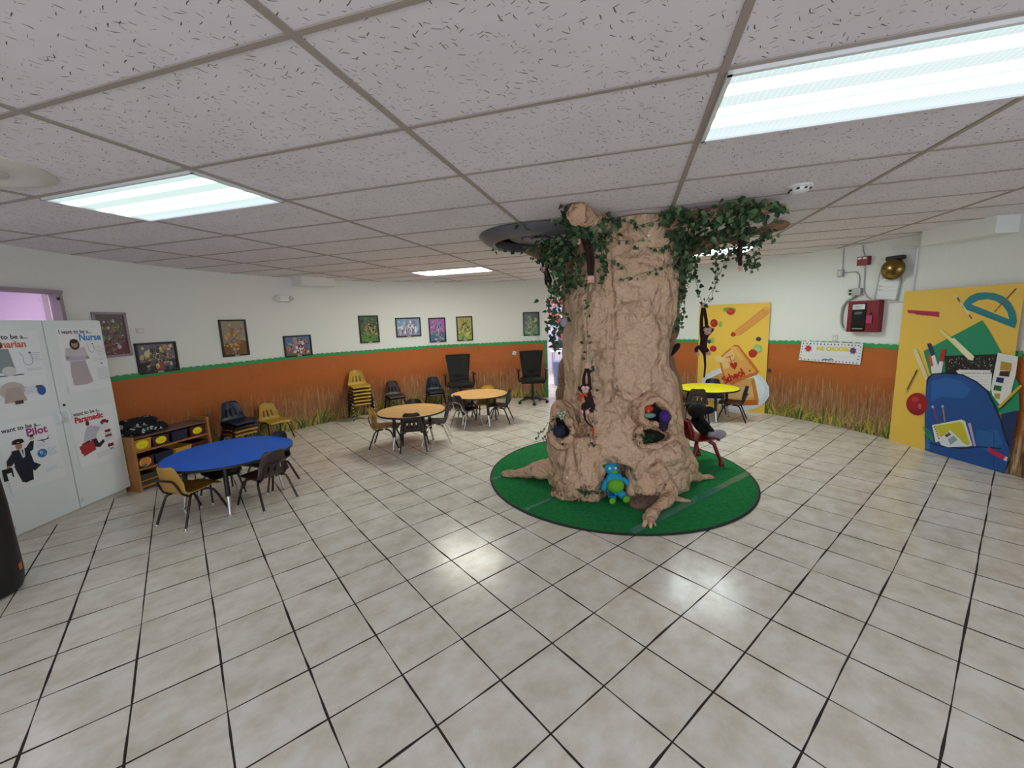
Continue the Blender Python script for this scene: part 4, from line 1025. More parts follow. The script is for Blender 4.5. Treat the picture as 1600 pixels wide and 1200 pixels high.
# emergency light with two lamp heads
t = wthing('emergency_light', 'white emergency light with two lamp heads high on the left wall', 'emergency light', -56.7, 2.115, None, R - .03)
b = MB(); b.rbox((0, 0, .055), (.21, .06, .11), .012); b.build('housing', M['white'], t, True)
b = MB(); b.box((0, -.032, .006), (.18, .004, .006)); b.build('base_strip', mat('dull_red_strip', '8a4a44', .5), t)
for sx in (-1, 1):
    b = MB(); b.lathe([(.03, 0), (.038, .02), (.038, .05), (.02, .065)], 16, Matrix.Translation((sx * .13, -.01, .06)) @ Matrix.Rotation(radians(-60 * sx), 4, 'Z') @ Matrix.Rotation(pi / 2, 4, 'X')); b.build('lamp_head', M['offwhite'], t, True)
def plate(deg, z, w, h, label, name='wall_plate', cat='wall plate', m='offwhite'):
    t = wthing(name, label, cat, deg, z, None, R - .006); b = MB(); b.rbox((0, 0, h / 2), (w, .012, h), .003); b.build('plate', M[m], t)
    b = MB(); b.box((0, -.008, h * .5), (w * .28, .005, h * .35)); b.build('toggle', M['white'], t)
plate(-81.6, 1.70, .09, .06, 'small pale switch plate above the wide yellow-grey picture')
plate(4.3, 1.25, .06, .09, 'small white outlet plate under the picture nearest the doorway')
plate(69.7, 1.215, .07, .10, 'small white outlet plate above the WE CHOOSE sign')
t = wthing('outlet_flower', 'small white outlet with petals showing through the mural left of the second office chair', 'outlet', -2.1, .99, None, R - .016)
b = MB()
for k in range(4): b.ball((.028 * cos(k * pi / 2 + .5), 0, .028 * sin(k * pi / 2 + .5)), (.024, .008, .024))
b.build('petals', M['white'], t, True); b = MB(); b.ball((0, -.006, 0), (.012, .006, .012)); b.build('centre', mat('sage_green', '8fa58c', .6), t, True)

# --- boards ---
class Board(Art):
    def __init__(s, p0, p1, off=.006):
        s.p0 = Vector(p0); s.d = (Vector(p1) - s.p0).normalized(); s.n = Vector((s.d.y, -s.d.x, 0)).normalized()
        if s.n.dot(Vector((CX, CY, 0)) - s.p0) < 0: s.n = -s.n
        super().__init__(lambda u, v, h: s.p0 + s.d * u + Vector((0, 0, v)) + s.n * (h + off))
    def from_photo(s, px, py):
        """board coordinates of a printed detail measured in the photograph"""
        u = (px - 800) / F_PX; v = -(py - 600) / F_PX; r = rt * u + up * v + fw
        t = (s.p0 - Vector((0, 0, H))).dot(s.n) / r.dot(s.n); P = Vector((0, 0, H)) + r * t
        return ((P - s.p0).dot(s.d), P.z)
    def crop(s, ox, oy, k): s.o = (ox, oy, k); return s
    def q(s, x, y): return s.from_photo(s.o[0] + x / s.o[2], s.o[1] + y / s.o[2])
    def P(s, pts, col): return s.poly([s.q(*p) for p in pts], col)
    def B(s, x, y, r, col, k=1.0, n=20):
        return s.P([(x + r * cos(2 * pi * i / n), y + r * k * sin(2 * pi * i / n)) for i in range(n)], col)
    def Ln(s, pts, w, col): return s.line([s.q(*p) for p in pts], w, col)
    def T(s, txt, x, y, size, col, x2, y2, **kw):
        a = s.q(x, y); c = s.q(x2, y2); return s.text(txt, a[0], a[1], size, col, ang=math.degrees(atan2(c[1] - a[1], c[0] - a[0])), **kw)
def board(name, label, p0, w_, h_, p1):
    t = thing(name, label, 'display board', (p0[0], p0[1], 0), 0, 'tall yellow display boards'); d = (Vector(p1) - Vector(p0)).normalized(); n = Vector((d.y, -d.x, 0))
    if n.dot(Vector((CX, CY, 0)) - Vector(p0)) < 0: n = -n
    Mx = Matrix(((d.x, -n.x, 0, 0), (d.y, -n.y, 0, 0), (0, 0, 1, 0), (0, 0, 0, 1)))
    b = MB(); b.box((w_ / 2, 0, h_ / 2), (w_, .006, h_), Mx); b.build('board', mat('yellow_card', 'ecc350', .5), t); return t
A0 = wallp(43.9, 0, R - .03); A1 = wallp(58.2, 0, R - .03)
t = board('display_board', 'tall yellow board with toast and berries reading I heart School, behind the yellow table', A0, (A1 - A0).length, 1.825, A1)
a = Board(A0, A1); a.crop(1040, 460, 6)
a.P([(338, 800), (380, 752), (440, 715), (520, 688), (640, 680), (760, 700), (860, 735), (930, 795), (972, 870), (975, 950), (935, 1010), (860, 1062), (760, 1088), (640, 1086), (500, 1040), (400, 960), (345, 880)], 'd3dfe6')
a.P([(372, 805), (420, 765), (520, 725), (640, 715), (760, 735), (850, 770), (915, 830), (935, 900), (915, 960), (850, 1015), (740, 1045), (620, 1040), (500, 1000), (410, 920)], 'e3ecf0')
a.P([(395, 795), (520, 735), (560, 760), (560, 840), (470, 880)], 'cf9a56')
a.P([(520, 800), (600, 830), (830, 775), (850, 860), (878, 1000), (862, 1036), (700, 1040), (540, 1028)], 'd9a866')
a.P([(545, 1000), (862, 985), (870, 1036), (700, 1042), (540, 1030)], 'c4702a'); a.P([(560, 880), (820, 860), (835, 960), (570, 975)], 'e0b87c'); a.P([(800, 800), (835, 795), (870, 990), (835, 985)], 'c98238')
a.P([(500, 600), (560, 540), (650, 470), (690, 478), (735, 540), (820, 640), (878, 725), (862, 752), (730, 800), (622, 850), (560, 812), (525, 720)], 'c8742c')
a.P([(510, 605), (565, 552), (650, 485), (680, 492), (725, 560), (800, 660), (850, 725), (700, 775), (615, 822), (570, 790), (540, 715)], 'dba45a')
a.P([(520, 610), (570, 555), (640, 510), (650, 560), (640, 620), (590, 690), (550, 700)], 'e4be84'); a.P([(455, 590), (500, 570), (560, 600), (530, 640), (480, 630)], 'e6cc8c'); a.P([(600, 500), (650, 487), (700, 560), (740, 620), (700, 610), (650, 545)], 'e2b468')
a.Ln([(572, 592), (630, 572)], .012, 'b8301f'); a.Ln([(590, 640), (648, 612)], .012, 'b8301f'); a.Ln([(600, 582), (618, 628)], .014, 'b8301f')
hx, hy = 640, 668; a.P([(hx - 38, hy - 8), (hx - 34, hy - 28), (hx - 14, hy - 32), (hx - 2, hy - 18), (hx + 12, hy - 36), (hx + 32, hy - 30), (hx + 34, hy - 6), (hx + 20, hy + 20), (hx + 14, hy + 38), (hx - 12, hy + 24)], 'b52a22')
a.T('School', 556, 838, .175, 'bb3327', 812, 722, sx=.80, bold=.010)
for (x, y, r) in ((585, 800, 12), (660, 765, 10), (735, 740, 11), (790, 715, 9), (612, 805, 9)): a.B(x, y, r, '9a1f22')
a.P([(650, 338), (930, 118), (960, 122), (985, 150), (978, 175), (705, 382), (650, 388)], 'dd9f4c'); a.P([(905, 135), (935, 115), (965, 122), (987, 150), (978, 178), (955, 190), (930, 150)], 'e2a65a')
for dx in (0, 18, 36): a.Ln([(905 + dx * .9, 140 + dx * .2), (945 + dx * .6, 195 - dx * .5)], .006, 'c98238')
a.Ln([(662, 342), (925, 138)], .004, 'c4702a'); a.Ln([(680, 362), (945, 160)], .004, 'c98238'); a.Ln([(698, 380), (965, 180)], .004, 'c4702a')
a.P([(610, 380), (625, 350), (652, 358), (662, 384), (630, 398)], 'b5341f')
a.B(600, 145, 64, '9fb04a', .42); a.B(600, 145, 56, '7c9a3c', .34); a.B(612, 162, 38, 'b8342c', .8); a.B(603, 158, 20, 'cf4a40', .6)
a.B(515, 280, 17, '8fb84c', 1.7); a.B(455, 270, 35, 'a32a20', 1.1); a.B(448, 262, 15, 'bd3d2c')
a.B(440, 432, 20, '9ab858', 1.5); a.B(410, 441, 19, '35406a', 1.0); a.B(448, 509, 32, 'b32a24', .9)
a.B(873, 418, 25, '3c4560', .82); a.B(866, 510, 42, '8fb87c', .95); a.B(866, 510, 26, 'a5c890', .8); a.P([(780, 535), (812, 512), (850, 525), (866, 552), (838, 590), (800, 592), (782, 570)], 'b92c28'); a.B(976, 714, 16, '2f3450', 1.2)
a.build('printed_picture', t, M['print'], origin=t.location)
A0 = wallp(79.6, 0, R - .03); A1 = wallp(93.6, 0, R - .03)
t = board('display_board', 'tall yellow board with a big blue backpack and school supplies at the right edge', A0, (A1 - A0).length, 1.86, A1)
a = Board(A0, A1); a.crop(1390, 430, 3.638); Wb = (A1 - A0).length
a.P([(105, 197), (285, 208), (285, 238), (106, 214)], 'b5174f'); a.T('Crayola', 150, 224, .045, '4a1028', 245, 232)
a.P([(415, 185), (428, 150), (460, 118), (500, 101), (545, 97), (600, 102), (650, 120), (692, 158), (718, 208), (727, 260), (715, 302)], '17808a')
a.P([(468, 165), (510, 142), (560, 136), (605, 146), (645, 172), (672, 208), (683, 250)], 'ecc350')
a.Ln([(440, 190), (700, 282)], .004, '0f5f68'); a.Ln([(600, 208), (722, 76)], .012, '8a4a34')
a.Ln([(378, 112), (468, 244)], .012, 'e6dcc0'); a.Ln([(388, 128), (402, 150)], .014, '4a4030'); a.Ln([(455, 226), (470, 246)], .012, '6a5a30')
a.P([(195, 432), (530, 256), (560, 300), (640, 440), (735, 610), (742, 770), (650, 792), (300, 600), (232, 560)], '1f8f66')
a.P([(318, 458), (620, 448), (600, 560), (575, 600), (320, 560)], '1e1c1c')
rr_ = random.Random(4)
for k in range(70):
    x, y = rr_.uniform(335, 600), rr_.uniform(465, 540); a.P([(x, y), (x + rr_.uniform(3, 8), y + 2), (x + 4, y + rr_.uniform(4, 8))], 'c9c5bd')
a.P([(383, 545), (400, 537), (575, 540), (588, 560), (578, 660), (430, 600)], 'e6e6e4'); a.T('COMPOSITION BOOK', 418, 562, .026, '33302c', 550, 562)
for k in range(4): a.Ln([(425, 575 + k * 14), (570, 578 + k * 14)], .0018, '9a9a9a')
a.P([(135, 420), (158, 415), (225, 580), (208, 598)], 'e2d6a8')
for k in range(12): a.Ln([(142 + k * 6, 430 + k * 13), (155 + k * 6, 427 + k * 13)], .003, 'bdb088')
a.P([(284, 312), (298, 306), (487, 462), (480, 485), (455, 480)], 'e6dc8a'); a.P([(355, 365), (372, 355), (487, 462), (480, 485), (455, 480)], 'e9e4c0')
a.P([(218, 390), (238, 385), (262, 450), (243, 460)], '2a2f5a'); a.P([(243, 460), (262, 452), (290, 545), (262, 560)], 'dfe3ee')
a.P([(222, 458), (238, 448), (256, 515), (240, 520)], 'c95a2a'); a.P([(240, 520), (256, 514), (270, 560), (246, 560)], 'e6dfd8')
a.P([(302, 418), (326, 422), (312, 492), (288, 486)], 'b8281f'); a.P([(290, 488), (312, 492), (300, 560), (268, 560)], 'e6e2e4')
a.P([(622, 440), (737, 462), (725, 560), (690, 690), (640, 745), (590, 680), (583, 640)], 'e4e4e0'); a.P([(640, 488), (702, 500), (698, 545), (632, 540)], 'b8923a')
a.P([(634, 545), (692, 545), (686, 578), (628, 572)], '4a201c'); a.P([(616, 578), (658, 584), (652, 614), (610, 606)], '1f2a5a'); a.P([(602, 624), (645, 630), (640, 660), (596, 652)], '1f6a3c'); a.P([(600, 672), (636, 672), (632, 705), (606, 700)], 'b59a3a')
a.Ln([(628, 750), (752, 628)], .022, 'c9b030'); a.Ln([(630, 762), (700, 700)], .008, '2a3020')
a.P([(640, 790), (735, 768), (715, 900), (690, 1008), (650, 880)], '16305e')
a.P([(212, 640), (216, 600), (225, 578), (250, 563), (320, 558), (420, 568), (500, 608), (560, 660), (600, 740), (640, 830), (655, 900), (690, 1008), (663, 1128), (430, 1060), (207, 995), (205, 820)], '1d4f92')
a.P([(245, 600), (330, 580), (410, 600), (470, 650), (430, 700), (300, 690), (240, 720)], '2560a6'); a.P([(500, 880), (620, 880), (650, 960), (560, 1000), (500, 960)], '265f9e'); a.P([(215, 900), (235, 960), (235, 990), (210, 985)], '2d6fb0')
a.Ln([(218, 628), (225, 585), (250, 562), (320, 556), (420, 566), (500, 606), (560, 656), (602, 740), (640, 826), (658, 900), (684, 970)], .014, '10182e')
a.Ln([(232, 955), (320, 975), (420, 985), (520, 975), (640, 985)], .012, '0f1830'); a.Ln([(500, 860), (600, 895), (600, 1090)], .006, '143a70')
a.B(162, 732, 62, '9e1822', 1.02, 28); a.P([(110, 760), (210, 770), (190, 790), (165, 798), (130, 780)], '8a1420'); a.B(150, 705, 22, 'bb3a3a', .7); a.B(178, 745, 10, 'c2554a', 1.6)
a.Ln([(98, 665), (160, 542)], .014, '2f3a55'); a.Ln([(98, 665), (106, 650)], .012, 'b0b5b8'); a.Ln([(150, 560), (161, 538)], .010, '1a1a20')
a.Ln([(256, 752), (278, 835)], .010, 'b52a4a'); a.Ln([(309, 748), (320, 830)], .012, 'c98030'); a.B(252, 748, 8, '9fb0b8'); a.B(308, 745, 8, '9fb0b8')
a.P([(248, 852), (415, 820), (436, 830), (478, 968), (440, 975), (300, 940), (268, 950)], 'e4e2d4'); a.P([(262, 856), (408, 832), (425, 842), (465, 960), (440, 968), (290, 915)], 'c9c02e')
for k in range(8): a.B(262 + k * 5, 862 + k * 13, 4, '3a3020')
a.P([(452, 842), (468, 840), (498, 970), (486, 972)], 'b9a8d0')
a.P([(284, 935), (352, 880), (448, 972), (340, 978), (300, 965)], 'dde2e6'); a.P([(318, 912), (345, 892), (358, 905), (332, 922)], '6a4a40'); a.P([(338, 932), (372, 910), (395, 935), (352, 965)], '8fa8b0')
for k in range(5): a.Ln([(195 + k * 9, 862 + k * 4), (215 + k * 9, 905 + k * 4), (250, 945)], .007, '3f9a3c')
a.P([(570, 975), (668, 1028), (655, 1052), (566, 1000)], 'c01f58'); a.P([(668, 1028), (680, 1036), (672, 1058), (655, 1050)], 'e4c9cf')
a.build('printed_picture', t, M['print'], origin=t.location)

# WE CHOOSE sign
S0 = wallp(63.75, 0, R - .024); S1 = wallp(73.9, 0, R - .024)
t = thing('wall_sign', 'white WE CHOOSE sign with dotted border and paint splats on the right mural', 'sign', (S0.x, S0.y, .93)); d_ = (S1 - S0).normalized(); n_ = Vector((d_.y, -d_.x, 0)); n_ = n_ if n_.dot(Vector((CX, CY, 0)) - S0) > 0 else -n_
a = Board(S0, S1, .0035); a.crop(1220, 360, 5)
q = [a.q(*p) for p in ((140, 1012), (620, 1050), (645, 885), (165, 865))]
b = MB(); vs = [S0 + d_ * u + Vector((0, 0, v)) + n_ * h for h in (-.002, .003) for u, v in q]
b.add(vs, [(0, 1, 2, 3), (7, 6, 5, 4), (0, 4, 5, 1), (1, 5, 6, 2), (2, 6, 7, 3), (3, 7, 4, 0)]); b.build('card', M['white'], t, origin=t.location)
rr_ = random.Random(9); dc = ['3a7ac0', '2a2f6a', '3a9a7a', 'c05a80', '7a4a9a', 'd0b040', '20a0b0']
for k in range(17): x = 180 + k * 27; a.B(x, 882 + (x - 165) * .04, 6, rr_.choice(dc)); a.B(x - 18, 1003 + (x - 165) * .075, 5, rr_.choice(dc))
for k in range(5): a.B(172 - k * 5, 905 + k * 22, 5, rr_.choice(dc)); a.B(626 - k * 5, 912 + k * 24, 5, rr_.choice(dc))
def splat(x, y, c, r=20):
    P_ = [];
    for i in range(28): w = pi * i / 14; k = r * (1 if i % 2 else 1.75 if i % 4 else 1.35); P_.append((x + k * cos(w), y + k * sin(w)))
    a.P(P_, c); a.B(x, y, r, c)
splat(217, 922, 'c23a48'); splat(566, 940, '6f3a80')
a.T('WE CHOOSE', 278, 936, .075, 'e0cf4a', 520, 944, sx=.98, bold=.004)
for k in range(3): a.Ln([(215 + k * 10, 965 + k * 5), (560 - k * 30, 985 + k * 5)], .0015, 'c9d0c0')
a.Ln([(330, 1010), (350, 1004), (372, 1012), (395, 1002), (415, 1014)], .010, '2a2f4a'); a.T('KINDNESS', 322, 1016, .03, '2a3a5a', 420, 1022)
a.build('printed_picture', t, M['print'], origin=t.location)

# fire alarm equipment --------------------------------------------------
t = wthing('fire_alarm_panel', 'maroon fire alarm control panel with a dark window on the right wall', 'alarm panel', 74.3, 1.365, None, R - .055)
b = MB(); b.rbox((0.01, 0, .205), (.37, .10, .41), .006); b.build('cabinet_box', M['redpanel'], t)
b = MB(); b.box((-.03, -.057, .195), (.165, .006, .36)); b.build('window', M['panelglass'], t)
b = MB(); b.box((-.03, -.062, .33), (.15, .003, .065)); l_ = b.build('label', M['white'], t)
a = Art(lambda u, v, h: (u, -.0642 - h, v)); a.lines_of_text(-.095, .345, .12, 3, .016, '44444a', t=.004, seed=2); a.arc(-.05, .33, .014, .012, .003, '3a4a8a'); a.build('printed_lines', t)
b = MB(); b.box((-.03, -.062, .25), (.09, .003, .035)); b.build('display', mat('grey_lcd', '5a5f5c', .3), t); b = MB(); b.box((-.03, -.062, .045), (.13, .003, .012)); b.build('nameplate', M['conduit'], t)
b = MB(); b.lathe([(.012, 0), (.012, .012), (0, .014)], 12, Matrix.Translation((.115, -.055, .24)) @ Matrix.Rotation(pi / 2, 4, 'X')); b.build('lock', M['black'], t)
b = MB(); b.rbox((.105, -.06, .165), (.07, .006, .10), .003); b.build('pink_tag', mat('pink_tag', 'b03a66', .4), t)
t = wthing('alarm_bell', 'round brass alarm bell with black striker bracket high on the right wall', 'bell', 78.1, 2.135, None, R - .04)
b = MB(); Mb = Matrix.Translation((0, -.05, 0)) @ Matrix.Rotation(pi / 2, 4, 'X') @ Matrix.Identity(4)
b.lathe([(.128, -.02), (.130, -.012), (.128, 0), (.118, .025), (.095, .048), (.06, .062), (.03, .067), (.014, .069), (.012, .075), (0, .077)], 40, Mb); b.lathe([(.128, -.02), (.11, -.01), (.09, .03), (0, .05)], 32, Mb); b.build('gong', M['brass'], t, True)
b = MB(); b.rbox((.0, -.015, .135), (.20, .07, .055), .018); b.rbox((0, .005, .02), (.10, .03, .18), .01); b.build('bracket', M['black'], t, True)
t = wthing('strobe_box', 'small red alarm box with two white lights near the ceiling', 'alarm box', 73.4, 2.235, None, R - .035)
b = MB(); b.rbox((0, 0, .055), (.13, .07, .11), .005); b.build('housing', M['redpanel'], t)
for sx in (-1, 1): b = MB(); b.rbox((sx * .03, -.034, .088), (.045, .02, .025), .006); b.build('lens', M['eyewhite'], t)
# framed notice sheet leaning on the panel
t = wthing('notice_frame', 'tilted grey-framed notice sheet between the bell and the alarm panel', 'notice', 76.9, 1.77, None, R - .02); t.matrix_world = wall_frame(76.9, 1.765, R - .02) @ Matrix.Rotation(radians(6), 4, 'Y')
b = MB(); w, h = .265, .345
for c, d in (((0, 0, .008), (w, .016, .016)), ((0, 0, h - .008), (w, .016, .016)), ((-w / 2 + .008, 0, h / 2), (.016, .016, h)), ((w / 2 - .008, 0, h / 2), (.016, .016, h))): b.box(c, d)
b.build('frame', M['conduit'], t); b = MB(); b.box((0, 0, h / 2), (w - .02, .006, h - .02)); b.build('sheet', M['white'], t)
a = Art(lambda u, v, h_: (u, -.0034 - h_, v)); a.text('FIRE ALARM SYSTEM', 0, .262, .022, '3a3a40', align='CENTER'); a.text('LOG BOOK', 0, .232, .022, '3a3a40', align='CENTER'); a.ell(-.06, .30, .012, .010, '4a4a50')
for z_ in (.165, .12): a.line([(-.10, z_), (.10, z_)], .002, '55555a'); a.text('Name', -.10, z_ + .004, .016, '3a3a40')
a.build('printed_lines', t)
def wtube(name, label, pts, r_, m='conduit', cat='conduit', smooth=True, rr=None):
    b = MB(); P_ = [wallp(d, z, (rr or (R - r_ - .004)) - o) for (d, z, o) in [(p + (0,))[:3] for p in pts]]
    b.tube(P_, r_, 8); o_ = b.build(name, M[m], None, smooth); return tag(o_, label, cat)
def junction(deg, z, w, h, d, label, m='conduit', knock=False):
    t = wthing('junction_box', label, 'junction box', deg, z, None, R - d / 2 - .002); b = MB(); b.rbox((0, 0, 0), (w, d, h), .005); b.build('box', M[m], t)
    if knock:
        for z_ in (-.022, .022):
            b = MB(); b.box((-w / 2 - .018, 0, z_), (.036, d * .8, .03)); b.build('relay', M['black'], t)
    else: b = MB(); b.box((0, -d / 2 - .002, 0), (w * .5, .004, h * .5)); b.build('cover', M['offwhite'], t)
junction(69.9, 2.165, .065, .10, .045, 'small pale junction box at the end of the upper conduit')
junction(72.7, 1.895, .11, .095, .05, 'grey junction box with black relays above the fire panel', knock=True)
wtube('conduit', 'thin conduit dropping from the ceiling to the small pale junction box', [(70.0, ZC - .01), (70.0, 2.21)], .006)
wtube('conduit', 'curved conduit from the small pale box down to the grey junction box', [(70.4, 2.165), (71.4, 2.165), (72.2, 2.16), (72.7, 2.12), (72.85, 2.05), (72.8, 1.945)], .007)
wtube('conduit', 'thin conduit from the ceiling to the red strobe box', [(72.8, ZC - .01), (73.0, 2.42), (73.3, 2.35)], .006)
wtube('conduit', 'conduit running from the red strobe box down to the fire panel', [(73.35, 2.23), (73.45, 2.12), (73.5, 2.0), (73.6, 1.9), (74.2, 1.82), (74.8, 1.79)], .007)
wtube('flexible_conduit', 'thick grey flexible conduit looping down to the lower left of the fire panel', [(72.7, 1.845), (72.2, 1.82), (71.2, 1.78), (70.6, 1.70), (70.5, 1.58), (70.6, 1.48), (71.0, 1.40), (71.5, 1.385)], .014)
b = MB(); 
wtube('wire_raceway', 'white surface raceway running down the wall beside the bell', [(77.2, 2.395), (80.0, 2.37), (80.55, 2.355), (80.5, 2.1), (80.4, 1.87)], .011, 'white', 'raceway')
wtube('wire_raceway', 'thin white wire line between the fire panel and the backpack board', [(77.3, 1.735), (79.6, 1.73)], .003, 'conduit', 'raceway')

# ------------------------------------------------------------------ ceiling fittings
def ceil_thing(name, label, cat, x, y): return thing(name, label, cat, (x, y, ZC))
t = ceil_thing('ring_diffuser', 'large round dark grey ring air diffuser on the ceiling left of the paper tree', 'air diffuser', .34, 4.20)
b = MB(); rr0 = .60
b.lathe([(rr0, 0), (rr0 + .005, -.012), (rr0 - .01, -.035), (rr0 - .05, -.07), (rr0 - .10, -.092), (rr0 - .13, -.095), (rr0 - .145, -.085), (rr0 - .15, -.05), (rr0 - .15, -.005)], 64, cap=False); b.build('outer_ring', M['duct'], t, True)
b = MB(); b.lathe([(.30, -.015), (.31, -.03), (.29, -.04), (.20, -.028), (.19, -.045), (.11, -.035), (.10, -.05), (0, -.04)], 48, cap=False); b.build('inner_cone', M['duct'], t, True)
b = MB(); b.lathe([(rr0 - .14, -.007), (0, -.007)], 48); b.build('throat', M['ductdark'], t)
t = ceil_thing('round_vent', 'round white ceiling vent at the left edge near the left light panel', 'air vent', -2.56, 2.10)
b = MB(); b.lathe([(.30, 0), (.30, -.008), (.27, -.02), (.22, -.025), (.20, -.018), (.14, -.014), (.13, -.022), (0, -.024)], 48); b.build('disc', M['offwhite'], t, True)
t = ceil_thing('smoke_detector', 'small white smoke detector on the ceiling right of the paper tree', 'smoke detector', 1.98, 2.92)
b = MB(); b.lathe([(.075, 0), (.075, -.012), (.06, -.018), (.055, -.035), (.04, -.045), (0, -.047)], 32); b.build('housing', M['white'], t, True)
b = MB()
for k in range(8): aa = k * pi / 4; b.box((.056 * cos(aa), .056 * sin(aa), -.027), (.012, .024, .010), Matrix.Identity(4))
b.build('vents', M['black'], t)

# ------------------------------------------------------------------ far room contents
t = thing('trash_can', 'slate blue round trash can standing in the far room beyond the doorway', 'trash can', (1.26, 10.45, 0))
b = MB(); b.lathe([(0, 0), (.16, 0), (.17, .02), (.205, .56), (.215, .57), (.215, .60), (.20, .60), (.16, .03), (0, .03)], 32); b.build('can', M['binblue'], t, True)
b = MB(); b.lathe([(.205, .595), (.222, .60), (.215, .62), (.19, .625)], 32); b.build('rim', M['binblue'], t, True)
t = thing('folding_table', 'white table in the far room beyond the doorway', 'table', (2.0, 12.6, 0))
b = MB(); b.rbox((0, 0, .72), (1.6, .7, .04), .01); b.build('tabletop', M['white'], t)
for sx in (-1, 1):
    for sy in (-1, 1): b = MB(); b.tube([(sx * .7, sy * .28, 0), (sx * .7, sy * .28, .70)], .02, 8); b.build('leg', M['conduit'], t)
for k, (x, c) in enumerate(((1.45, 'black'), (1.95, 'black'))):
    t = thing('desk_monitor', ['dark box-shaped screen at the left end of the far white table', 'dark screen further right on the far white table'][k], 'monitor', (x, 12.55, .741))
    b = MB(); b.rbox((0, 0, .17), (.36, .04, .22), .008); b.build('screen', M['black'], t); b = MB(); b.box((0, .02, .04), (.05, .05, .08)); b.box((0, 0, .006), (.18, .12, .012)); b.build('stand', M['black'], t)
def far_poster(x, z, w, h, cols, label, seed):
    a = Art(lambda u, v, hh: (x + u, 14.04 - hh - .004, z + v)); r = random.Random(seed); n = len(cols)
    t = thing('wall_poster', label, 'poster', (x, 14.04, z), 0, 'posters in the far room')
    for k, c in enumerate(cols): a.rect(w / 2, h * (k + .5) / n, w, h / n, c)
    for k in range(10): a.ell(r.uniform(.12, w - .12), r.uniform(.1, h - .1), r.uniform(.03, .1), r.uniform(.03, .09), r.choice(cols + ['ffffff', 'd04048']))
    a.build('printed_sheet', t, origin=t.location)
    b = MB(); b.box((x + w / 2, 14.045, z + h / 2), (w, .006, h)); b.build('backing', M['white'], t, origin=t.location)
far_poster(1.28, 1.95, .62, .36, ['a9b8e0', 'e8a8a8', 'e06060'], 'red and blue poster highest on the far room wall', 1)
far_poster(1.28, 1.52, .62, .38, ['e8a0a8', 'f0b8b0', 'e88888'], 'pink poster in the middle of the far room wall', 2)
far_poster(1.28, .95, .30, .5, ['c0a8e0', '8aa0e0', 'e8e0f0', 'b8c8f0'], 'lilac and blue chart low on the far room wall', 3)
far_poster(1.62, .85, .40, .60, ['5f90d0', 'd05870', 'a8c0e8'], 'blue and red chart beside the lilac one on the far room wall', 4)

# ------------------------------------------------------------------ turf rug with the paper tree
RUG = (1.10, 4.33); RR = 1.375
t = thing('turf_rug', 'round green turf rug with black edge under the paper tree', 'rug', (RUG[0], RUG[1], 0))
b = MB(); b.lathe([(RR - .02, .001), (RR - .02, .010), (0, .010)], 96); b.build('turf', M['rug'], t, True)
b = MB(); b.lathe([(RR - .022, .001), (RR, .001), (RR + .002, .008), (RR - .01, .016), (RR - .022, .0105)], 96, cap=False); b.build('edge_binding', M['rugedge'], t, True)
def tape(p, q, w, label):
    P0, P1 = atz(*p, .0125), atz(*q, .0125); d = (P1 - P0).normalized(); n = Vector((-d.y, d.x, 0)); b = MB(); k = 14; r = random.Random(int(p[0])); vs = []; fs = []
    for i in range(k + 1):
        c = P0.lerp(P1, i / k); ww = w / 2 * r.uniform(.88, 1.08); vs += [c + n * ww + Vector((0, 0, r.uniform(0, .003))), c - n * ww + Vector((0, 0, r.uniform(0, .003)))]
    for i in range(k): fs.append((2 * i, 2 * i + 1, 2 * i + 3, 2 * i + 2))
    b.add(vs, fs); tag(b.build('packing_tape', M['tape'], None), label, 'tape', 'tape strips on the rug')
tape((765, 750), (793, 741), .035, 'short clear tape strip at the left edge of the green rug')
tape((820, 797), (870, 775), .045, 'clear tape strip at the front left of the green rug')
tape((985, 832), (1171, 738), .075, 'long wide clear tape strip across the front right of the green rug')

TX, TY = 1.10, 4.15
def lerp_tab(tab, z):
    if z <= tab[0][0]: return tab[0][1]
    for (a, x), (c, y) in zip(tab, tab[1:]):
        if z <= c:
            t = (z - a) / (c - a); t = t * t * (3 - 2 * t); return x + (y - x) * t
    return tab[-1][1]
TL = [(0, .78), (.15, .74), (.35, .70), (.55, .66), (.8, .60), (1.03, .57), (1.42, .55), (1.8, .52), (2.1, .50), (2.3, .46), (2.5, .42)]
TR = [(0, .66), (.2, .63), (.45, .60), (.8, .575), (1.0, .555), (1.2, .46), (1.4, .46), (1.75, .52), (2.25, .52), (2.5, .50)]
TF = [(0, .60), (.3, .57), (.6, .54), (1.0, .53), (1.6, .52), (2.2, .55), (2.5, .62)]
TB = [(0, .6), (1, .5), (2.5, .45)]
def ridge(p): return 1 - abs(noise.noise(p)) * 2
_FR = Euler((.7, .4, 1.1)).to_matrix()
def facet(p, sc):
    """creased-sheet height 0..1: pyramids with straight creases between them"""
    return noise.voronoi((_FR @ p) * sc, distance_metric='MANHATTAN')[0][0]
def trunk_r(th, z):
    s, c = sin(th), cos(th)    # th=0 faces the camera (-y)
    rx = lerp_tab(TL, z) if s < 0 else lerp_tab(TR, z); ry = lerp_tab(TF, z) if c > 0 else lerp_tab(TB, z)
    r = 1 / sqrt((s / rx) ** 2 + (c / ry) ** 2)
    return r
tree = thing('paper_tree', 'large tree made of crumpled brown kraft paper around a column, reaching the ceiling', 'paper tree', (TX, TY, .01))
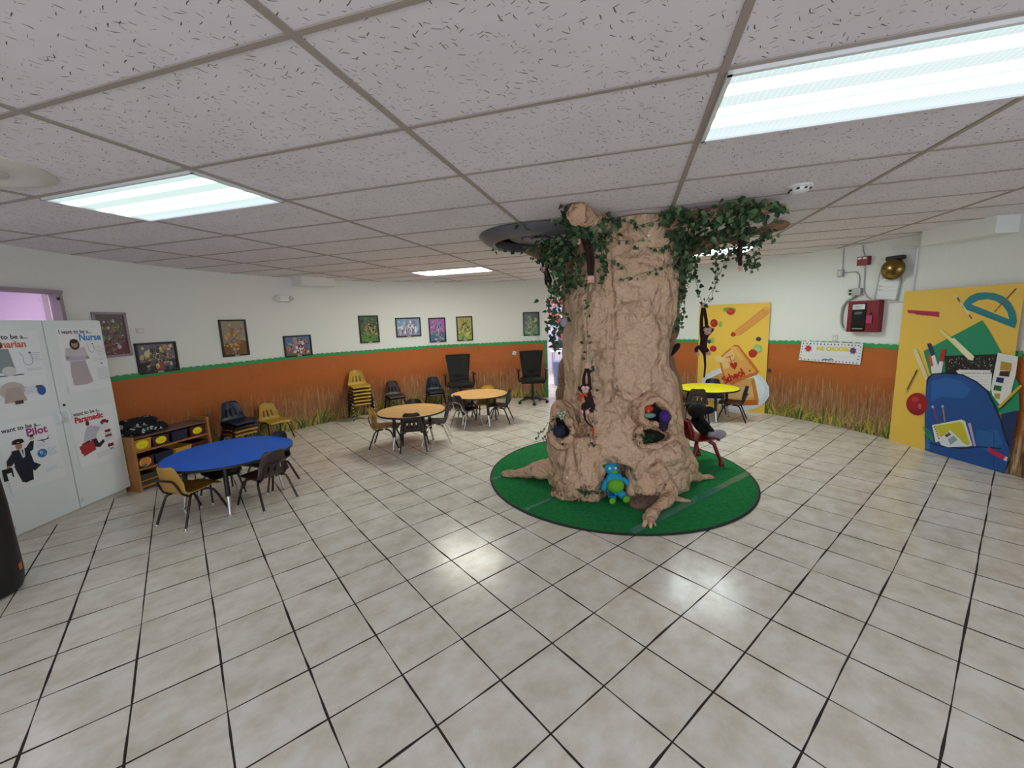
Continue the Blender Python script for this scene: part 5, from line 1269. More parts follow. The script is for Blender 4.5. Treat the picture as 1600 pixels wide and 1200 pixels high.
def trunk_point(th, z, extra=0):
    if th > pi: th -= 2 * pi
    r = trunk_r(th, z)
    q = Vector((sin(th) * 1.7, -cos(th) * 1.7, z * .42))
    fold = .026 * ridge(q * 1.5 + Vector((3, 1, 0))) + .007 * ridge(q * 3.6)      # long hanging folds
    p = Vector((sin(th) * r, -cos(th) * r, z))
    low = min(max((1.3 - z) / .9, 0), 1)
    cr = (.046 + .035 * low) * (facet(p + Vector((5, 5, 5)), 2.4) - .2) - (.012 + .010 * low) * facet(p, 6.0)
    # deep vertical seam left of centre
    seam = .035 * exp(-((th + .42 + .05 * sin(z * 3)) / .05) ** 2) * (1 if z > .9 else 0) + .05 * exp(-((th + 1.02 - .10 * (z - 1)) / .05) ** 2) * exp(-((z - 1.0) / .5) ** 2)
    r2 = r + fold + cr - seam - .03 + extra
    # cave at the foot
    cave = exp(-((th + .31) / .20) ** 4) * (1 if z < .28 else exp(-((z - .28) / .05) ** 2)); r2 -= .26 * cave
    if cos(th) > 0:      # hollows pressed into the front of the trunk
        for hx, hz, rx_, rz_ in ((1.245, .83, .13, .13), (1.24, .60, .16, .075), (.47, .66, .11, .12)):
            dx, dz = (TX + sin(th) * r2 - hx) / rx_, (z - hz) / rz_; r2 -= .17 * exp(-(dx * dx + dz * dz) ** 2)
    return Vector((sin(th) * r2, -cos(th) * r2, z))
b = MB(); nt_, nz_ = 380, 250; vs = []; fs = []
for k in range(nz_ + 1):
    z = (ZC - .02) * k / nz_
    for j in range(nt_): vs.append(trunk_point(2 * pi * j / nt_, z if z > 0 else .0) + Vector((TX, TY, .011)))
for k in range(nz_):
    for j in range(nt_): j2 = (j + 1) % nt_; fs.append((k * nt_ + j, k * nt_ + j2, (k + 1) * nt_ + j2, (k + 1) * nt_ + j))
b.add(vs, fs); b.build('trunk', M['kraft'], tree, 'all', origin=tree.location)

def crumple(o_mesh, amp, sc, seed=0):
    for v in o_mesh.vertices:
        p = v.co + Vector((seed, seed * .7, seed * 1.3)); n = v.normal
        v.co = v.co + n * (amp * 1.5 * (facet(p, sc * .5) - .4) + amp * .4 * (ridge(p * sc * .5) - .5) - amp * .5 * (facet(p, sc * 1.3) - .4))
def paper_tube(name, pts, rads, m='kraftfine', amp=.03, sc=7, n=26, seed=1, flat=1.0, closed_end=True, par=None):
    P = [Vector(p) for p in pts]; RR_ = list(rads); Q = []; RQ = []
    for i in range(len(P) - 1):
        p0, p1, p2, p3 = P[max(i - 1, 0)], P[i], P[i + 1], P[min(i + 2, len(P) - 1)]
        for k in range(10):
            t = k / 10; Q.append(.5 * ((2 * p1) + (p2 - p0) * t + (2 * p0 - 5 * p1 + 4 * p2 - p3) * t * t + (3 * p1 - 3 * p2 + p3 - p0) * t ** 3)); RQ.append(RR_[i] + (RR_[i + 1] - RR_[i]) * t)
    Q.append(P[-1]); RQ.append(RR_[-1])
    b = MB(); b.tube(Q, RQ, n, cap=True); 
    me_o = b.build(name, M[m], par or tree, 'all', origin=tree.location if par is None else None)
    crumple(me_o.data, amp, sc, seed)
    if flat: 
        for v in me_o.data.vertices: v.co.z = max(v.co.z, .003)
    me_o.data.update(); return me_o
def blob(name, c, r, m='kraftfine', amp=.05, sc=5, seed=1, Mx=None, par=None, floor_=True, n=44, k=30):
    b = MB(); b.ball(c, r, n=n, k=k); o = b.build(name, M[m], par or tree, 'all', origin=tree.location if par is None else None)
    crumple(o.data, amp, sc, seed)
    if floor_:
        for v in o.data.vertices: v.co.z = max(v.co.z, .003)
    o.data.update(); return o
# roots
paper_tube('root', [(.60, 4.05, .22), (.42, 4.08, .17), (.22, 4.16, .11), (.06, 4.24, .05), (-.13, 4.30, .02)], [.14, .10, .065, .035, .008], amp=.04, sc=6, seed=2)
paper_tube('root', [(.72, 3.78, .30), (.60, 3.70, .16), (.52, 3.66, .08), (.46, 3.68, .035), (.385, 3.74, .02)], [.15, .12, .08, .045, .012], amp=.04, sc=7, seed=3)
paper_tube('root', [(1.28, 3.66, .32), (1.38, 3.60, .16), (1.37, 3.50, .07), (1.25, 3.36, .05), (1.12, 3.22, .035), (1.05, 3.15, .03)], [.13, .085, .055, .040, .036, .020], amp=.030, sc=9, seed=4)
paper_tube('root', [(1.60, 4.0, .34), (1.70, 3.95, .18), (1.80, 3.96, .07), (1.93, 4.0, .03), (2.03, 4.02, .018)], [.14, .11, .06, .030, .008], amp=.035, sc=7, seed=5)
paper_tube('root', [(1.05, 4.6, .3), (1.1, 4.85, .12), (1.15, 5.1, .03)], [.16, .09, .02], amp=.04, sc=6, seed=6)
paper_tube('root', [(1.42, 3.55, .05), (1.50, 3.52, .02), (1.56, 3.50, .018)], [.03, .018, .006], amp=.012, sc=12, seed=8)
for k, (dx, dy) in enumerate(((-.05, -.05), (.0, -.075), (.05, -.05))):
    paper_tube('root', [(1.085, 3.19, .035), (1.075 + dx * .6, 3.15 + dy * .5, .032), (1.06 + dx, 3.13 + dy, .016)], [.028, .017, .006], amp=.010, sc=14, seed=50 + k)
# gathered lumps and pockets
rp = random.Random(5)
def pleat(x0, y0, z0, x1, y1, r0, r1, seed, z1=.02):
    mx, my = (x0 + x1) / 2 + rp.uniform(-.03, .03), (y0 + y1) / 2 - rp.uniform(.0, .05)
    paper_tube('paper_fold', [(x0, y0, z0), (mx, my, z0 * .55), (x1, y1, z1 + .05), (x1 + (x1 - x0) * .25, y1 - .03, z1)], [r0, (r0 + r1) / 2 * 1.1, r1, r1 * .5], amp=.035, sc=7, seed=seed, n=22)
for k, a_ in enumerate(((.50, 3.92, .58, .44, 3.86, .08, .07), (.58, 3.82, .52, .52, 3.74, .08, .075), (.66, 3.74, .56, .62, 3.64, .08, .07), (.74, 3.70, .50, .72, 3.60, .07, .06), (.42, 4.05, .55, .40, 4.02, .08, .06),
                       (1.10, 3.70, .34, 1.09, 3.60, .06, .07), (1.18, 3.68, .42, 1.20, 3.58, .08, .075), (1.50, 3.80, .55, 1.58, 3.76, .09, .07))): pleat(*a_, 40 + k)
blob('paper_fold', (.58, 3.74, .12), (.16, .11, .10), amp=.06, sc=7, seed=12)
blob('paper_fold', (1.38, 3.76, .36), (.24, .17, .22), m='kraft', amp=.045, sc=4, seed=14)
blob('paper_fold', (.95, 3.72, .52), (.24, .13, .15), m='kraft', amp=.035, sc=3.5, seed=15)
blob('paper_fold', (1.20, 3.56, .14), (.12, .07, .12), amp=.055, sc=6, seed=13)
# hollows: a crumpled collar round a shallow bowl, its shade painted in
def hollow(name, c, direction, ro, ri, depth, m='kraftfine', sq=(1, 1), seed=1, tilt=0):
    d = Vector(direction).normalized(); q = d.to_track_quat('Z', 'Y').to_matrix().to_4x4()
    Mx = Matrix.Translation(Vector(c)) @ q @ Matrix.Rotation(tilt, 4, 'Z')
    prof = [(ro * 1.05, -.06), (ro, -.01), (ro * .93, depth * .35), (ro * .82, depth * .75), ((ro + ri) / 2 * 1.02, depth), (ri * 1.12, depth * 1.02), (ri, depth * .85), (ri * .95, depth * .4), (ri * .85, -.02), (ri * .5, -.05), (0, -.055)]
    P = []
    for (r0, z0), (r1, z1) in zip(prof, prof[1:]):
        for k in range(4): t = k / 4; P.append((r0 + (r1 - r0) * t, z0 + (z1 - z0) * t))
    P.append(prof[-1])
    b = MB(); b.lathe(P, 72)
    for i, v in enumerate(b.v):
        r_ = hypot(v.x, v.y)
        if r_ > 1e-4:
            an = atan2(v.y, v.x); f = 1 + .16 * cos(2 * an + seed) + .10 * cos(3 * an + seed * 2) + .14 * (noise.noise(Vector((cos(an) * 2, sin(an) * 2, seed))))
            b.v[i] = Mx @ Vector((v.x * f * sq[0], v.y * f * sq[1], v.z * (1 + .35 * noise.noise(Vector((cos(an) * 1.7, sin(an) * 1.7, seed + 9))))))
        else: b.v[i] = Mx @ v
    o = b.build(name, M[m], tree, 'all', origin=tree.location); crumple(o.data, .028, 8, seed); o.data.update()
    c_ = MB(); c_.ball((0, 0, .006), (ri * 1.10 * sq[0], ri * 1.10 * sq[1], .034), Mx, n=24, k=12); c_.build('cavity_shade', M['hollow'], o, True, origin=tree.location)  # flattened dark ball painted as shade, the bowl being too shallow to darken
    return o
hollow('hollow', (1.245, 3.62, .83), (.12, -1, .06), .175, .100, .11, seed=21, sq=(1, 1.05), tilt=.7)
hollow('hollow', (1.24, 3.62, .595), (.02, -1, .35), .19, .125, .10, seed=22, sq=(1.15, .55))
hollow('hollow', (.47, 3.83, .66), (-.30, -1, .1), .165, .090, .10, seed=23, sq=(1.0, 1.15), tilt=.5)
# branches at the ceiling
paper_tube('branch', [(.92, 3.78, 2.32), (.78, 3.52, 2.42), (.60, 3.28, 2.455), (.51, 3.13, 2.445)], [.09, .065, .058, .064], m='kraftfine', amp=.03, sc=8, seed=31, flat=False)
paper_tube('branch', [(1.30, 3.72, 2.40), (1.42, 3.52, 2.455), (1.62, 3.38, 2.455), (1.82, 3.32, 2.45), (2.02, 3.26, 2.46), (2.10, 3.24, 2.47)], [.06, .048, .052, .036, .030, .010], m='kraftpink', amp=.032, sc=9, seed=32, flat=False)
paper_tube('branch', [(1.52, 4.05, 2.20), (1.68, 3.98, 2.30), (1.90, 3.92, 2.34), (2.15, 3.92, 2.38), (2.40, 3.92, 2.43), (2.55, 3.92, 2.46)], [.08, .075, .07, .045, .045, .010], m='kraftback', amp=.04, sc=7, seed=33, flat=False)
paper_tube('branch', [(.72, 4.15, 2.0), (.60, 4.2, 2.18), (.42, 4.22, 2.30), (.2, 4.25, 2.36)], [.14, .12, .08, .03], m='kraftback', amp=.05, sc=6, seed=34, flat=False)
# darker older paper showing behind, left and right
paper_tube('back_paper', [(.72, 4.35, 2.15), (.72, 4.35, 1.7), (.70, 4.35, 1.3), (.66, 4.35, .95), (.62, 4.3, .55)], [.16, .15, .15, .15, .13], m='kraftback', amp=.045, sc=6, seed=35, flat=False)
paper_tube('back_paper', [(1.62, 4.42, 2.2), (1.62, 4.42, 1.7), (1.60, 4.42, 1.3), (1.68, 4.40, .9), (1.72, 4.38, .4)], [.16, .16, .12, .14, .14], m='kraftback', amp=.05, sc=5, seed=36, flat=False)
paper_tube('twig', [(.60, 3.70, .05), (.50, 3.72, .045), (.42, 3.74, .04)], [.022, .024, .018], m='kraftback', amp=.01, sc=16, seed=37)
# white push pins
for p in ((1006, 611, 3.60), (903, 697, 3.56), (886, 746, 3.50), (946, 333, 3.50), (1013, 368, 3.42)):
    q = at(*p); b = MB(); b.ball(q, .009, n=8, k=5); b.build('push_pin', M['eyewhite'], tree, True, origin=tree.location)
# shaggy fur patch at the foot
def fur_patch():
    b = MB(); r = random.Random(8); c0 = Vector((1.17, 3.46, .03))
    b.ball(c0, (.17, .10, .06), n=20, k=10)
    for k in range(1500):
        a, q = r.uniform(0, 2 * pi), sqrt(r.random()); h = sqrt(max(0, 1 - q * q)); p = c0 + Vector((.17 * q * cos(a), .10 * q * sin(a), .055 * h))
        d = Vector((cos(a) * q + r.gauss(0, .4), sin(a) * q + r.gauss(0, .4), .9 * h + .2)).normalized() * r.uniform(.018, .036); s = Vector((r.gauss(0, 1), r.gauss(0, 1), 0)).normalized() * .0018
        b.add([p - s, p + s, p + d], [(0, 1, 2)])
    o = b.build('fur_mat', M['fur']); return tag(o, 'small shaggy brown fur patch on the rug at the foot of the paper tree', 'fur patch')
fur_patch()

# ------------------------------------------------------------------ ivy
LEAFC = ['2c4a2a', '3d5a38', '26402a', '4a6644', '304a2e', '445c3a', '5f7c52']
def leaf(b, p, d, n, s, c, r):
    """ovate ivy leaf: stalk at p, pointing along d, normal n"""
    d = d.normalized(); w = d.cross(n)
    if w.length < 1e-4: w = Vector((1, 0, 0))
    w.normalize(); n = w.cross(d)
    f = .22 * s
    vs = [p, p + w * .38 * s + d * .10 * s + n * f * .7, p + w * .46 * s + d * .42 * s + n * f * .8, p + d * 1.12 * s - n * .08 * s, p - w * .46 * s + d * .42 * s + n * f * .8, p - w * .38 * s + d * .10 * s + n * f * .7, p + d * .45 * s]
    b.add(vs, [(0, 1, 6), (1, 2, 6), (2, 3, 6), (3, 4, 6), (4, 5, 6), (5, 0, 6)], 0, c)
def ivy(label, strands, step, spread, size=.048, seed=1, group='ivy garlands on the paper tree', hang=.6):
    P0 = Vector(strands[0][0]); t = thing('ivy_garland', label, 'ivy', P0, 0, group)
    r = random.Random(seed); sb = MB(); lb = MB()
    for pts in strands:
        pts = [Vector(p) for p in pts]; Q = []
        for a, c in zip(pts, pts[1:]):
            m = max(2, int((c - a).length / .05))
            for k in range(m): Q.append(a.lerp(c, k / m) + Vector((r.gauss(0, 1), r.gauss(0, 1), r.gauss(0, 1))) * .006)
        Q.append(pts[-1]); sb.tube(Q, .0022, 5, cap=False)
        for a, c in zip(Q, Q[1:]):
            L_ = (c - a).length; cnt = L_ / step; cnt = int(cnt) + (1 if r.random() < cnt - int(cnt) else 0)
            for k in range(cnt):
                p = a.lerp(c, r.random()) + Vector((r.gauss(0, 1), r.gauss(0, 1), r.gauss(0, 1))) * spread
                if p.z > ZC - .03: p.z = ZC - .03
                d = Vector((r.gauss(0, .8), r.gauss(0, .8), r.gauss(-hang, .5))); n = Vector((r.gauss(0, .6), -1 + r.gauss(0, .6), r.gauss(.3, .6)))
                s = size * r.uniform(.55, 1.05)
                if p.z + d.normalized().z * s * 1.2 > ZC - .01: d.z = -abs(d.z) - .2
                leaf(lb, p, d, n, s, lin(r.choice(LEAFC)), r)
    sb.build('vine_stem', M['stem'], t, True, origin=P0); lb.build('leaves', M['leaf'], t, origin=P0)
    return t
A = at
ivy('dense ivy crown around the cut branch at the top left of the trunk', [[A(882, 338, 3.3), A(905, 350, 3.3), A(935, 348, 3.4), A(968, 345, 3.5)], [A(895, 350, 3.35), A(925, 365, 3.4), A(942, 385, 3.5)], [A(880, 322, 3.15), A(900, 345, 3.3), A(915, 355, 3.3)]], .0062, .045, .056, 1)
ivy('thick ivy mass hanging below the grey ring diffuser at the left of the trunk', [[A(840, 385, 4.0), A(862, 400, 3.9), A(880, 412, 3.8), A(890, 390, 3.7)], [A(850, 390, 4.0), A(868, 420, 3.9), A(875, 455, 3.85)], [A(880, 380, 3.7), A(880, 420, 3.75), A(888, 450, 3.7)], [A(870, 395, 3.9), A(890, 370, 3.6)], [A(845, 375, 4.0), A(875, 380, 3.9)]], .0054, .05, .050, 2)
ivy('loose ivy strand trailing along the lower rim of the grey ring diffuser', [[A(768, 384, 4.4), A(785, 389, 4.4), A(810, 390, 4.3), A(845, 392, 4.1)], [A(820, 395, 4.1), A(838, 405, 4.1), A(850, 400, 4.0)]], .028, .018, .045, 3)
ivy('short ivy sprig clipped to the front rim of the grey ring diffuser', [[A(808, 340, 3.62), A(816, 352, 3.6), A(828, 360, 3.6)]], .03, .012, .045, 4)
ivy('long ivy strand hanging in front of the doorway left of the trunk', [[A(866, 440, 3.95), A(868, 480, 3.95), A(864, 520, 3.95), A(867, 548, 3.95)], [A(858, 462, 4.0), A(857, 495, 4.0), A(860, 512, 4.0)], [A(872, 455, 3.9), A(876, 490, 3.9), A(873, 535, 3.9)]], .011, .026, .052, 5)
ivy('ivy spilling down the front left fold of the trunk', [[A(938, 352, 3.45), A(943, 380, 3.5), A(940, 410, 3.55), A(946, 440, 3.58)], [A(925, 360, 3.45), A(930, 390, 3.5)], [A(900, 400, 3.6), A(905, 430, 3.6), A(893, 450, 3.65)], [A(885, 430, 3.65), A(918, 440, 3.6)]], .010, .03, .054, 6)
ivy('thin bare ivy strand running down the trunk above the bow-tied monkey', [[A(917, 436, 3.56), A(918, 470, 3.57), A(917, 520, 3.57), A(916, 562, 3.58)]], .045, .012, .040, 7)
ivy('thin ivy strand down the trunk beside and below the bow-tied monkey', [[A(924, 565, 3.55), A(926, 600, 3.55), A(927, 640, 3.54), A(924, 668, 3.52), A(920, 700, 3.50)]], .040, .012, .045, 8)
ivy('upper ivy strand draped across the front of the trunk', [[A(946, 366, 3.46), A(965, 374, 3.45), A(985, 378, 3.43), A(996, 388, 3.43)], [A(1010, 388, 3.42), A(1025, 388, 3.42), A(1046, 384, 3.46)]], .034, .010, .045, 9)
ivy('middle ivy strand draped across the front of the trunk', [[A(955, 405, 3.52), A(970, 412, 3.5), A(980, 425, 3.5)], [A(966, 440, 3.5), A(985, 434, 3.5), A(1000, 428, 3.5), A(1020, 424, 3.48), A(1046, 412, 3.52)]], .030, .012, .042, 10)
ivy('sparse ivy sprigs under the top edge of the trunk front', [[A(972, 345, 3.45), A(990, 350, 3.42), A(1010, 352, 3.40), A(1030, 345, 3.4)], [A(990, 350, 3.42), A(1012, 372, 3.42)]], .036, .015, .045, 18)
ivy('dense ivy column down the right side of the trunk', [[A(1052, 335, 3.55), A(1062, 370, 3.7), A(1064, 410, 3.8), A(1062, 450, 3.9), A(1056, 490, 3.95), A(1050, 518, 3.95)], [A(1040, 345, 3.5), A(1052, 375, 3.65), A(1056, 400, 3.7)], [A(1070, 360, 3.8), A(1072, 400, 3.85), A(1068, 440, 3.9)]], .0058, .035, .050, 11)
ivy('dense ivy along the upper right ceiling branch', [[A(1040, 328, 3.35), A(1075, 335, 3.35), A(1115, 340, 3.3), A(1150, 335, 3.25), A(1190, 335, 3.25), A(1222, 330, 3.2)], [A(1060, 345, 3.4), A(1110, 352, 3.4), A(1165, 345, 3.35)], [A(1128, 322, 3.15), A(1165, 325, 3.15), A(1185, 330, 3.2)]], .0058, .045, .060, 12)
ivy('dense ivy along the lower right ceiling branch', [[A(1065, 370, 3.8), A(1100, 368, 3.8), A(1145, 362, 3.8), A(1180, 372, 3.8), A(1212, 362, 3.8)], [A(1070, 385, 3.8), A(1130, 395, 3.9), A(1165, 385, 3.9)], [A(1140, 360, 3.7), A(1175, 350, 3.6)]], .0066, .04, .056, 13)
ivy('ivy tuft hanging with the monkey arms at the far right of the branches', [[A(1160, 385, 3.9), A(1172, 400, 3.95), A(1165, 420, 4.0)], [A(1175, 380, 3.9), A(1180, 410, 3.95), A(1172, 425, 3.95)], [A(1155, 410, 4.0), A(1185, 412, 3.95)]], .012, .028, .050, 14)
ivy('pair of loose ivy strands forming a V above the hanging face monkey', [[A(1085, 395, 4.1), A(1085, 425, 4.3), A(1090, 450, 4.45), A(1098, 474, 4.5)], [A(1140, 395, 4.1), A(1125, 425, 4.3), A(1114, 452, 4.45), A(1103, 472, 4.5)], [A(1115, 398, 4.1), A(1120, 420, 4.3), A(1112, 470, 4.45)]], .034, .018, .050, 15)
ivy('ivy strand trailing down beside the wall right of the trunk', [[A(1072, 420, 4.0), A(1070, 460, 4.05), A(1068, 500, 4.1)], [A(1078, 405, 4.0), A(1082, 440, 4.05)]], .020, .020, .048, 16)
ivy('small dark ivy spray sticking out of the lower left hollow', [[A(868, 652, 3.66), A(856, 662, 3.62), A(845, 677, 3.58), A(842, 686, 3.56)], [A(866, 660, 3.66), A(855, 676, 3.62), A(850, 692, 3.6)]], .020, .010, .030, 17)
def tuft(name, label, c, r_, n, seed, up_=1.0, L=.09):
    b = MB(); r = random.Random(seed); c = Vector(c)
    for k in range(n):
        d = Vector((r.gauss(0, 1), r.gauss(0, .7) - .3, r.uniform(-.2, 1) * up_)).normalized(); p = c + Vector((r.gauss(0, r_), r.gauss(0, r_ * .6), 0)); q = p + d * L * r.uniform(.6, 1.1)
        b.tube([p, p.lerp(q, .5) + Vector((0, 0, .01)), q], [.003, .002, .0005], 4, False)
        for j in range(10):
            t = .2 + j * .08; s_ = Vector((r.gauss(0, 1), r.gauss(0, 1), r.gauss(0, 1))).normalized(); m = p.lerp(q, t); e = (s_ + d).normalized() * .022; w = d.cross(s_).normalized() * .003 if d.cross(s_).length > .01 else Vector((.003, 0, 0))
            b.add([m - w, m + w, m + e], [(0, 1, 2)])
    return tag(b.build(name, M['foliage']), label, 'foliage')
tuft('pine_sprig', 'dark green pine sprig on the rug left of the blue and green plush', A(918, 770, 3.52), .05, 26, 3)
tuft('fern_sprig', 'green fern sprig tucked inside the lower pocket of the trunk', A(1006, 686, 3.53), .04, 30, 4, L=.085)
b = MB(); q = A(878, 648, 3.60)
for k in range(7): leaf(b, q, Vector((cos(k * .9), -.3, sin(k * .9))), Vector((0, -1, 0)), .045, lin('b9c4ae' if k % 2 else '5a7a50'), None)
tag(b.build('artificial_flower', M['leaf']), 'pale artificial flower above the lower left hollow', 'flower')

# ------------------------------------------------------------------ plush monkeys
def skin(name, verts, edges, rad, m, par, origin, sub=2):
    me = bpy.data.meshes.new(name); o3 = Vector(origin); me.from_pydata([Vector(v) - o3 for v in verts], edges, []); me.update()
    o = bpy.data.objects.new(name, me); COL.objects.link(o)
    md = o.modifiers.new('skin', 'SKIN'); md.branch_smoothing = .5
    for i, r in enumerate(rad):
        o.data.skin_vertices[0].data[i].radius = (r, r); o.data.skin_vertices[0].data[i].use_root = False
    o.data.skin_vertices[0].data[0].use_root = True
    s = o.modifiers.new('sub', 'SUBSURF'); s.levels = sub; s.render_levels = sub
    bpy.context.view_layer.update(); dg = bpy.context.evaluated_depsgraph_get()
    nm = bpy.data.meshes.new_from_object(o.evaluated_get(dg)); bpy.data.objects.remove(o); nm.name = name
    nm.materials.clear(); nm.materials.append(m); nm.shade_smooth()
    o = bpy.data.objects.new(name, nm); COL.objects.link(o); o.parent = par; return o
def monkey(label, pts, face=None, yaw=0, s=1.0, extra=None):
    """pts: dict of world points: hip, chest, neck, head, handL/R (with elbows), footL/R (with knees), tail list"""
    base = Vector(pts['hip']); t = thing('plush_monkey', label, 'plush monkey', base, 0, 'dark brown plush monkeys hanging on the paper tree')
    V = [pts['hip'], pts['belly'], pts['chest'], pts['head']]; E_ = [(0, 1), (1, 2), (2, 3)]; Rd = [.036 * s, .046 * s, .036 * s, .045 * s]
    def chain(root, P, r0, r1):
        k = root
        for i, p in enumerate(P): V.append(p); Rd.append(r0 + (r1 - r0) * (i / max(1, len(P) - 1))); E_.append((k, len(V) - 1)); k = len(V) - 1
    for arm in pts.get('arms', []): chain(2, arm, .021 * s, .016 * s)
    for leg in pts.get('legs', []): chain(0, leg, .026 * s, .022 * s)
    if pts.get('tail'): chain(0, pts['tail'], .014 * s, .009 * s)
    skin('body', V, E_, Rd, M['monkey'], t, base)
    for arm in pts.get('arms', []):
        b = MB(); p = Vector(arm[-1]); d = (p - Vector(arm[-2])).normalized(); p = p + d * .012; b.ball(p, (.020 * s, .014 * s, .024 * s)); w = Vector((d.z, 0, -d.x)) if abs(d.z) + abs(d.x) > .01 else Vector((1, 0, 0))
        for k in (-1, -.3, .4, 1): b.tube([p, p + d * .022 * s + w * .011 * k * s, p + d * .036 * s + w * .014 * k * s], [.007 * s, .006 * s, .004 * s], 6)
        b.tube([p, p + w * .018 * s, p + w * .026 * s + d * .008], [.007 * s, .006 * s, .004 * s], 6); b.build('hand', M['pinkplush'], t, True, origin=base)
    for leg in pts.get('legs', []):
        b = MB(); p = Vector(leg[-1]); b.ball(p + (p - Vector(leg[-2])).normalized() * .014 * s, (.024 * s, .022 * s, .026 * s)); b.build('foot', M['pinkplush'], t, True, origin=base)
    if face is not None:
        hd = Vector(pts['head']); f = Vector(face).normalized(); side = f.cross(Vector((0, 0, 1))).normalized(); upv = side.cross(f)
        Mx = Matrix.Translation(hd) @ Matrix((side, f, upv)).transposed().to_4x4()
        b = MB(); b.ball((0, 0, 0), (.056 * s, .052 * s, .056 * s), Mx, n=20, k=14); b.build('head', M['monkey'], t, True, origin=base)
        b = MB(); b.ball((-.016 * s, .030 * s, .012 * s), (.026 * s, .026 * s, .028 * s), Mx); b.ball((.016 * s, .030 * s, .012 * s), (.026 * s, .026 * s, .028 * s), Mx); b.ball((0, .036 * s, -.018 * s), (.034 * s, .030 * s, .024 * s), Mx)
        fc = b.build('face', M['pinkplush'], t, True, origin=base)
        for sg in (-1, 1):
            b = MB(); b.ball((sg * .016 * s, .052 * s, .016 * s), .012 * s, Mx); e = b.build('eye', M['eyewhite'], fc, True, origin=base)
            b = MB(); b.ball((sg * .014 * s, .063 * s, .015 * s), .0055 * s, Mx); b.build('pupil', M['black'], fc, True, origin=base)
            b = MB(); b.ball((sg * .056 * s, 0, .008 * s), (.018 * s, .010 * s, .022 * s), Mx); b.build('ear', M['monkey'], t, True, origin=base)
        b = MB(); b.tube([Mx @ Vector((x * s, (.066 - abs(x) * .35) * s, (-.022 - .006 * cos(x * 60)) * s)) for x in (-.018, -.009, 0, .009, .018)], .0018 * s, 5); b.build('mouth', M['monkey'], fc, True, origin=base)
    if extra: extra(t, base)
    return t
def AA(y, *pp): return [at(px, py, y) for px, py in pp]
y = 4.5
monkey('brown plush monkey with a smiling pink face hanging in front of the toast board', dict(hip=at(1099, 548, y), belly=at(1099, 537, y), chest=at(1100, 525, y), head=at(1104, 517, y - .03),
    arms=[AA(y - .01, (1096, 522), (1096, 500), (1098, 480)), AA(y, (1105, 520), (1103, 498), (1100, 480))], legs=[AA(y - .03, (1092, 541), (1087, 545), (1089, 551)), AA(y - .02, (1103, 544), (1106, 550))],
    tail=AA(y, (1101, 556), (1102, 572), (1100, 590))), face=(-.15, -1, -.05), s=1.0)
y = 3.50
def bow(t, base):
    b = MB(); p = at(911, 617, 3.43)
    for sg in (-1, 1): b.add([p, p + Vector((sg * .03, -.006, .018)), p + Vector((sg * .036, 0, 0)), p + Vector((sg * .03, -.006, -.02))], [(0, 1, 2, 3)])
    b.ball(p, .008); b.tube([p, p + Vector((-.02, 0, -.03)), p + Vector((-.028, 0, -.055))], [.006, .009, .012], 6); b.build('red_bow', M['parrot'], t, origin=base)
    b = MB(); p = at(926, 672, 3.45); b.ball(p, (.012, .008, .018)); b.ball(p + Vector((.004, 0, -.03)), (.009, .007, .016)); b.build('red_tassel', M['parrot'], t, True, origin=base)
monkey('brown plush monkey with big eyes and red bow on the front left of the trunk', dict(hip=at(924, 634, y), belly=at(920, 624, y), chest=at(917, 614, y), head=at(914, 608, y - .03),
    arms=[AA(y + .01, (912, 605), (912, 590), (916, 575)), AA(y + .01, (921, 606), (921, 590), (918, 575))], legs=[AA(y - .03, (928, 632), (925, 641), (920, 643)), AA(y, (911, 632), (911, 641))],
    tail=AA(y - .01, (912, 640), (914, 655), (920, 663), (927, 668))), face=(-.1, -1, .05), s=.82, extra=bow)
y = 3.42
monkey('dark plush monkey buried in the top left ivy, only its long joined arms hanging down', dict(hip=at(912, 356, y), belly=at(913, 364, y), chest=at(915, 374, y), head=at(910, 372, y),
    arms=[AA(y - .02, (916, 385), (920, 405), (921, 432)), AA(y, (922, 385), (926, 405), (925, 432))], legs=[AA(y, (906, 362), (904, 374))]), s=1.05)
y = 4.1
monkey('small dark plush monkey hanging under the left ivy beside the ceiling ring', dict(hip=at(856, 436, y), belly=at(855, 429, y), chest=at(853, 423, y), head=at(850, 421, y - .02),
    arms=[AA(y, (848, 415), (847, 403)), AA(y, (856, 417), (855, 404))], legs=[AA(y, (852, 440), (855, 446)), AA(y, (861, 436), (860, 443))], tail=AA(y, (860, 446), (861, 456), (862, 466))), face=(-.5, -1, 0), s=.60)
y = 3.75
monkey('dark plush monkey at the right end of the ceiling branches, arms hanging straight down', dict(hip=at(1160, 352, y), belly=at(1160, 362, y), chest=at(1159, 374, y), head=at(1164, 379, y + .02),
    arms=[AA(y, (1157, 388), (1157, 402), (1157, 416)), AA(y, (1155, 388), (1155, 402), (1156, 416))], legs=[AA(y, (1158, 345), (1160, 338))]), s=.85)
y = 4.05
monkey('dark plush monkey tucked in the ivy right of the trunk, curled foot and tail showing', dict(hip=at(1072, 404, y), belly=at(1072, 396, y), chest=at(1073, 386, y), head=at(1076, 380, y),
    arms=[AA(y, (1074, 374), (1075, 366))], legs=[AA(y, (1078, 407), (1079, 418), (1074, 421))], tail=AA(y, (1070, 415), (1070, 432), (1069, 455))), s=.72)
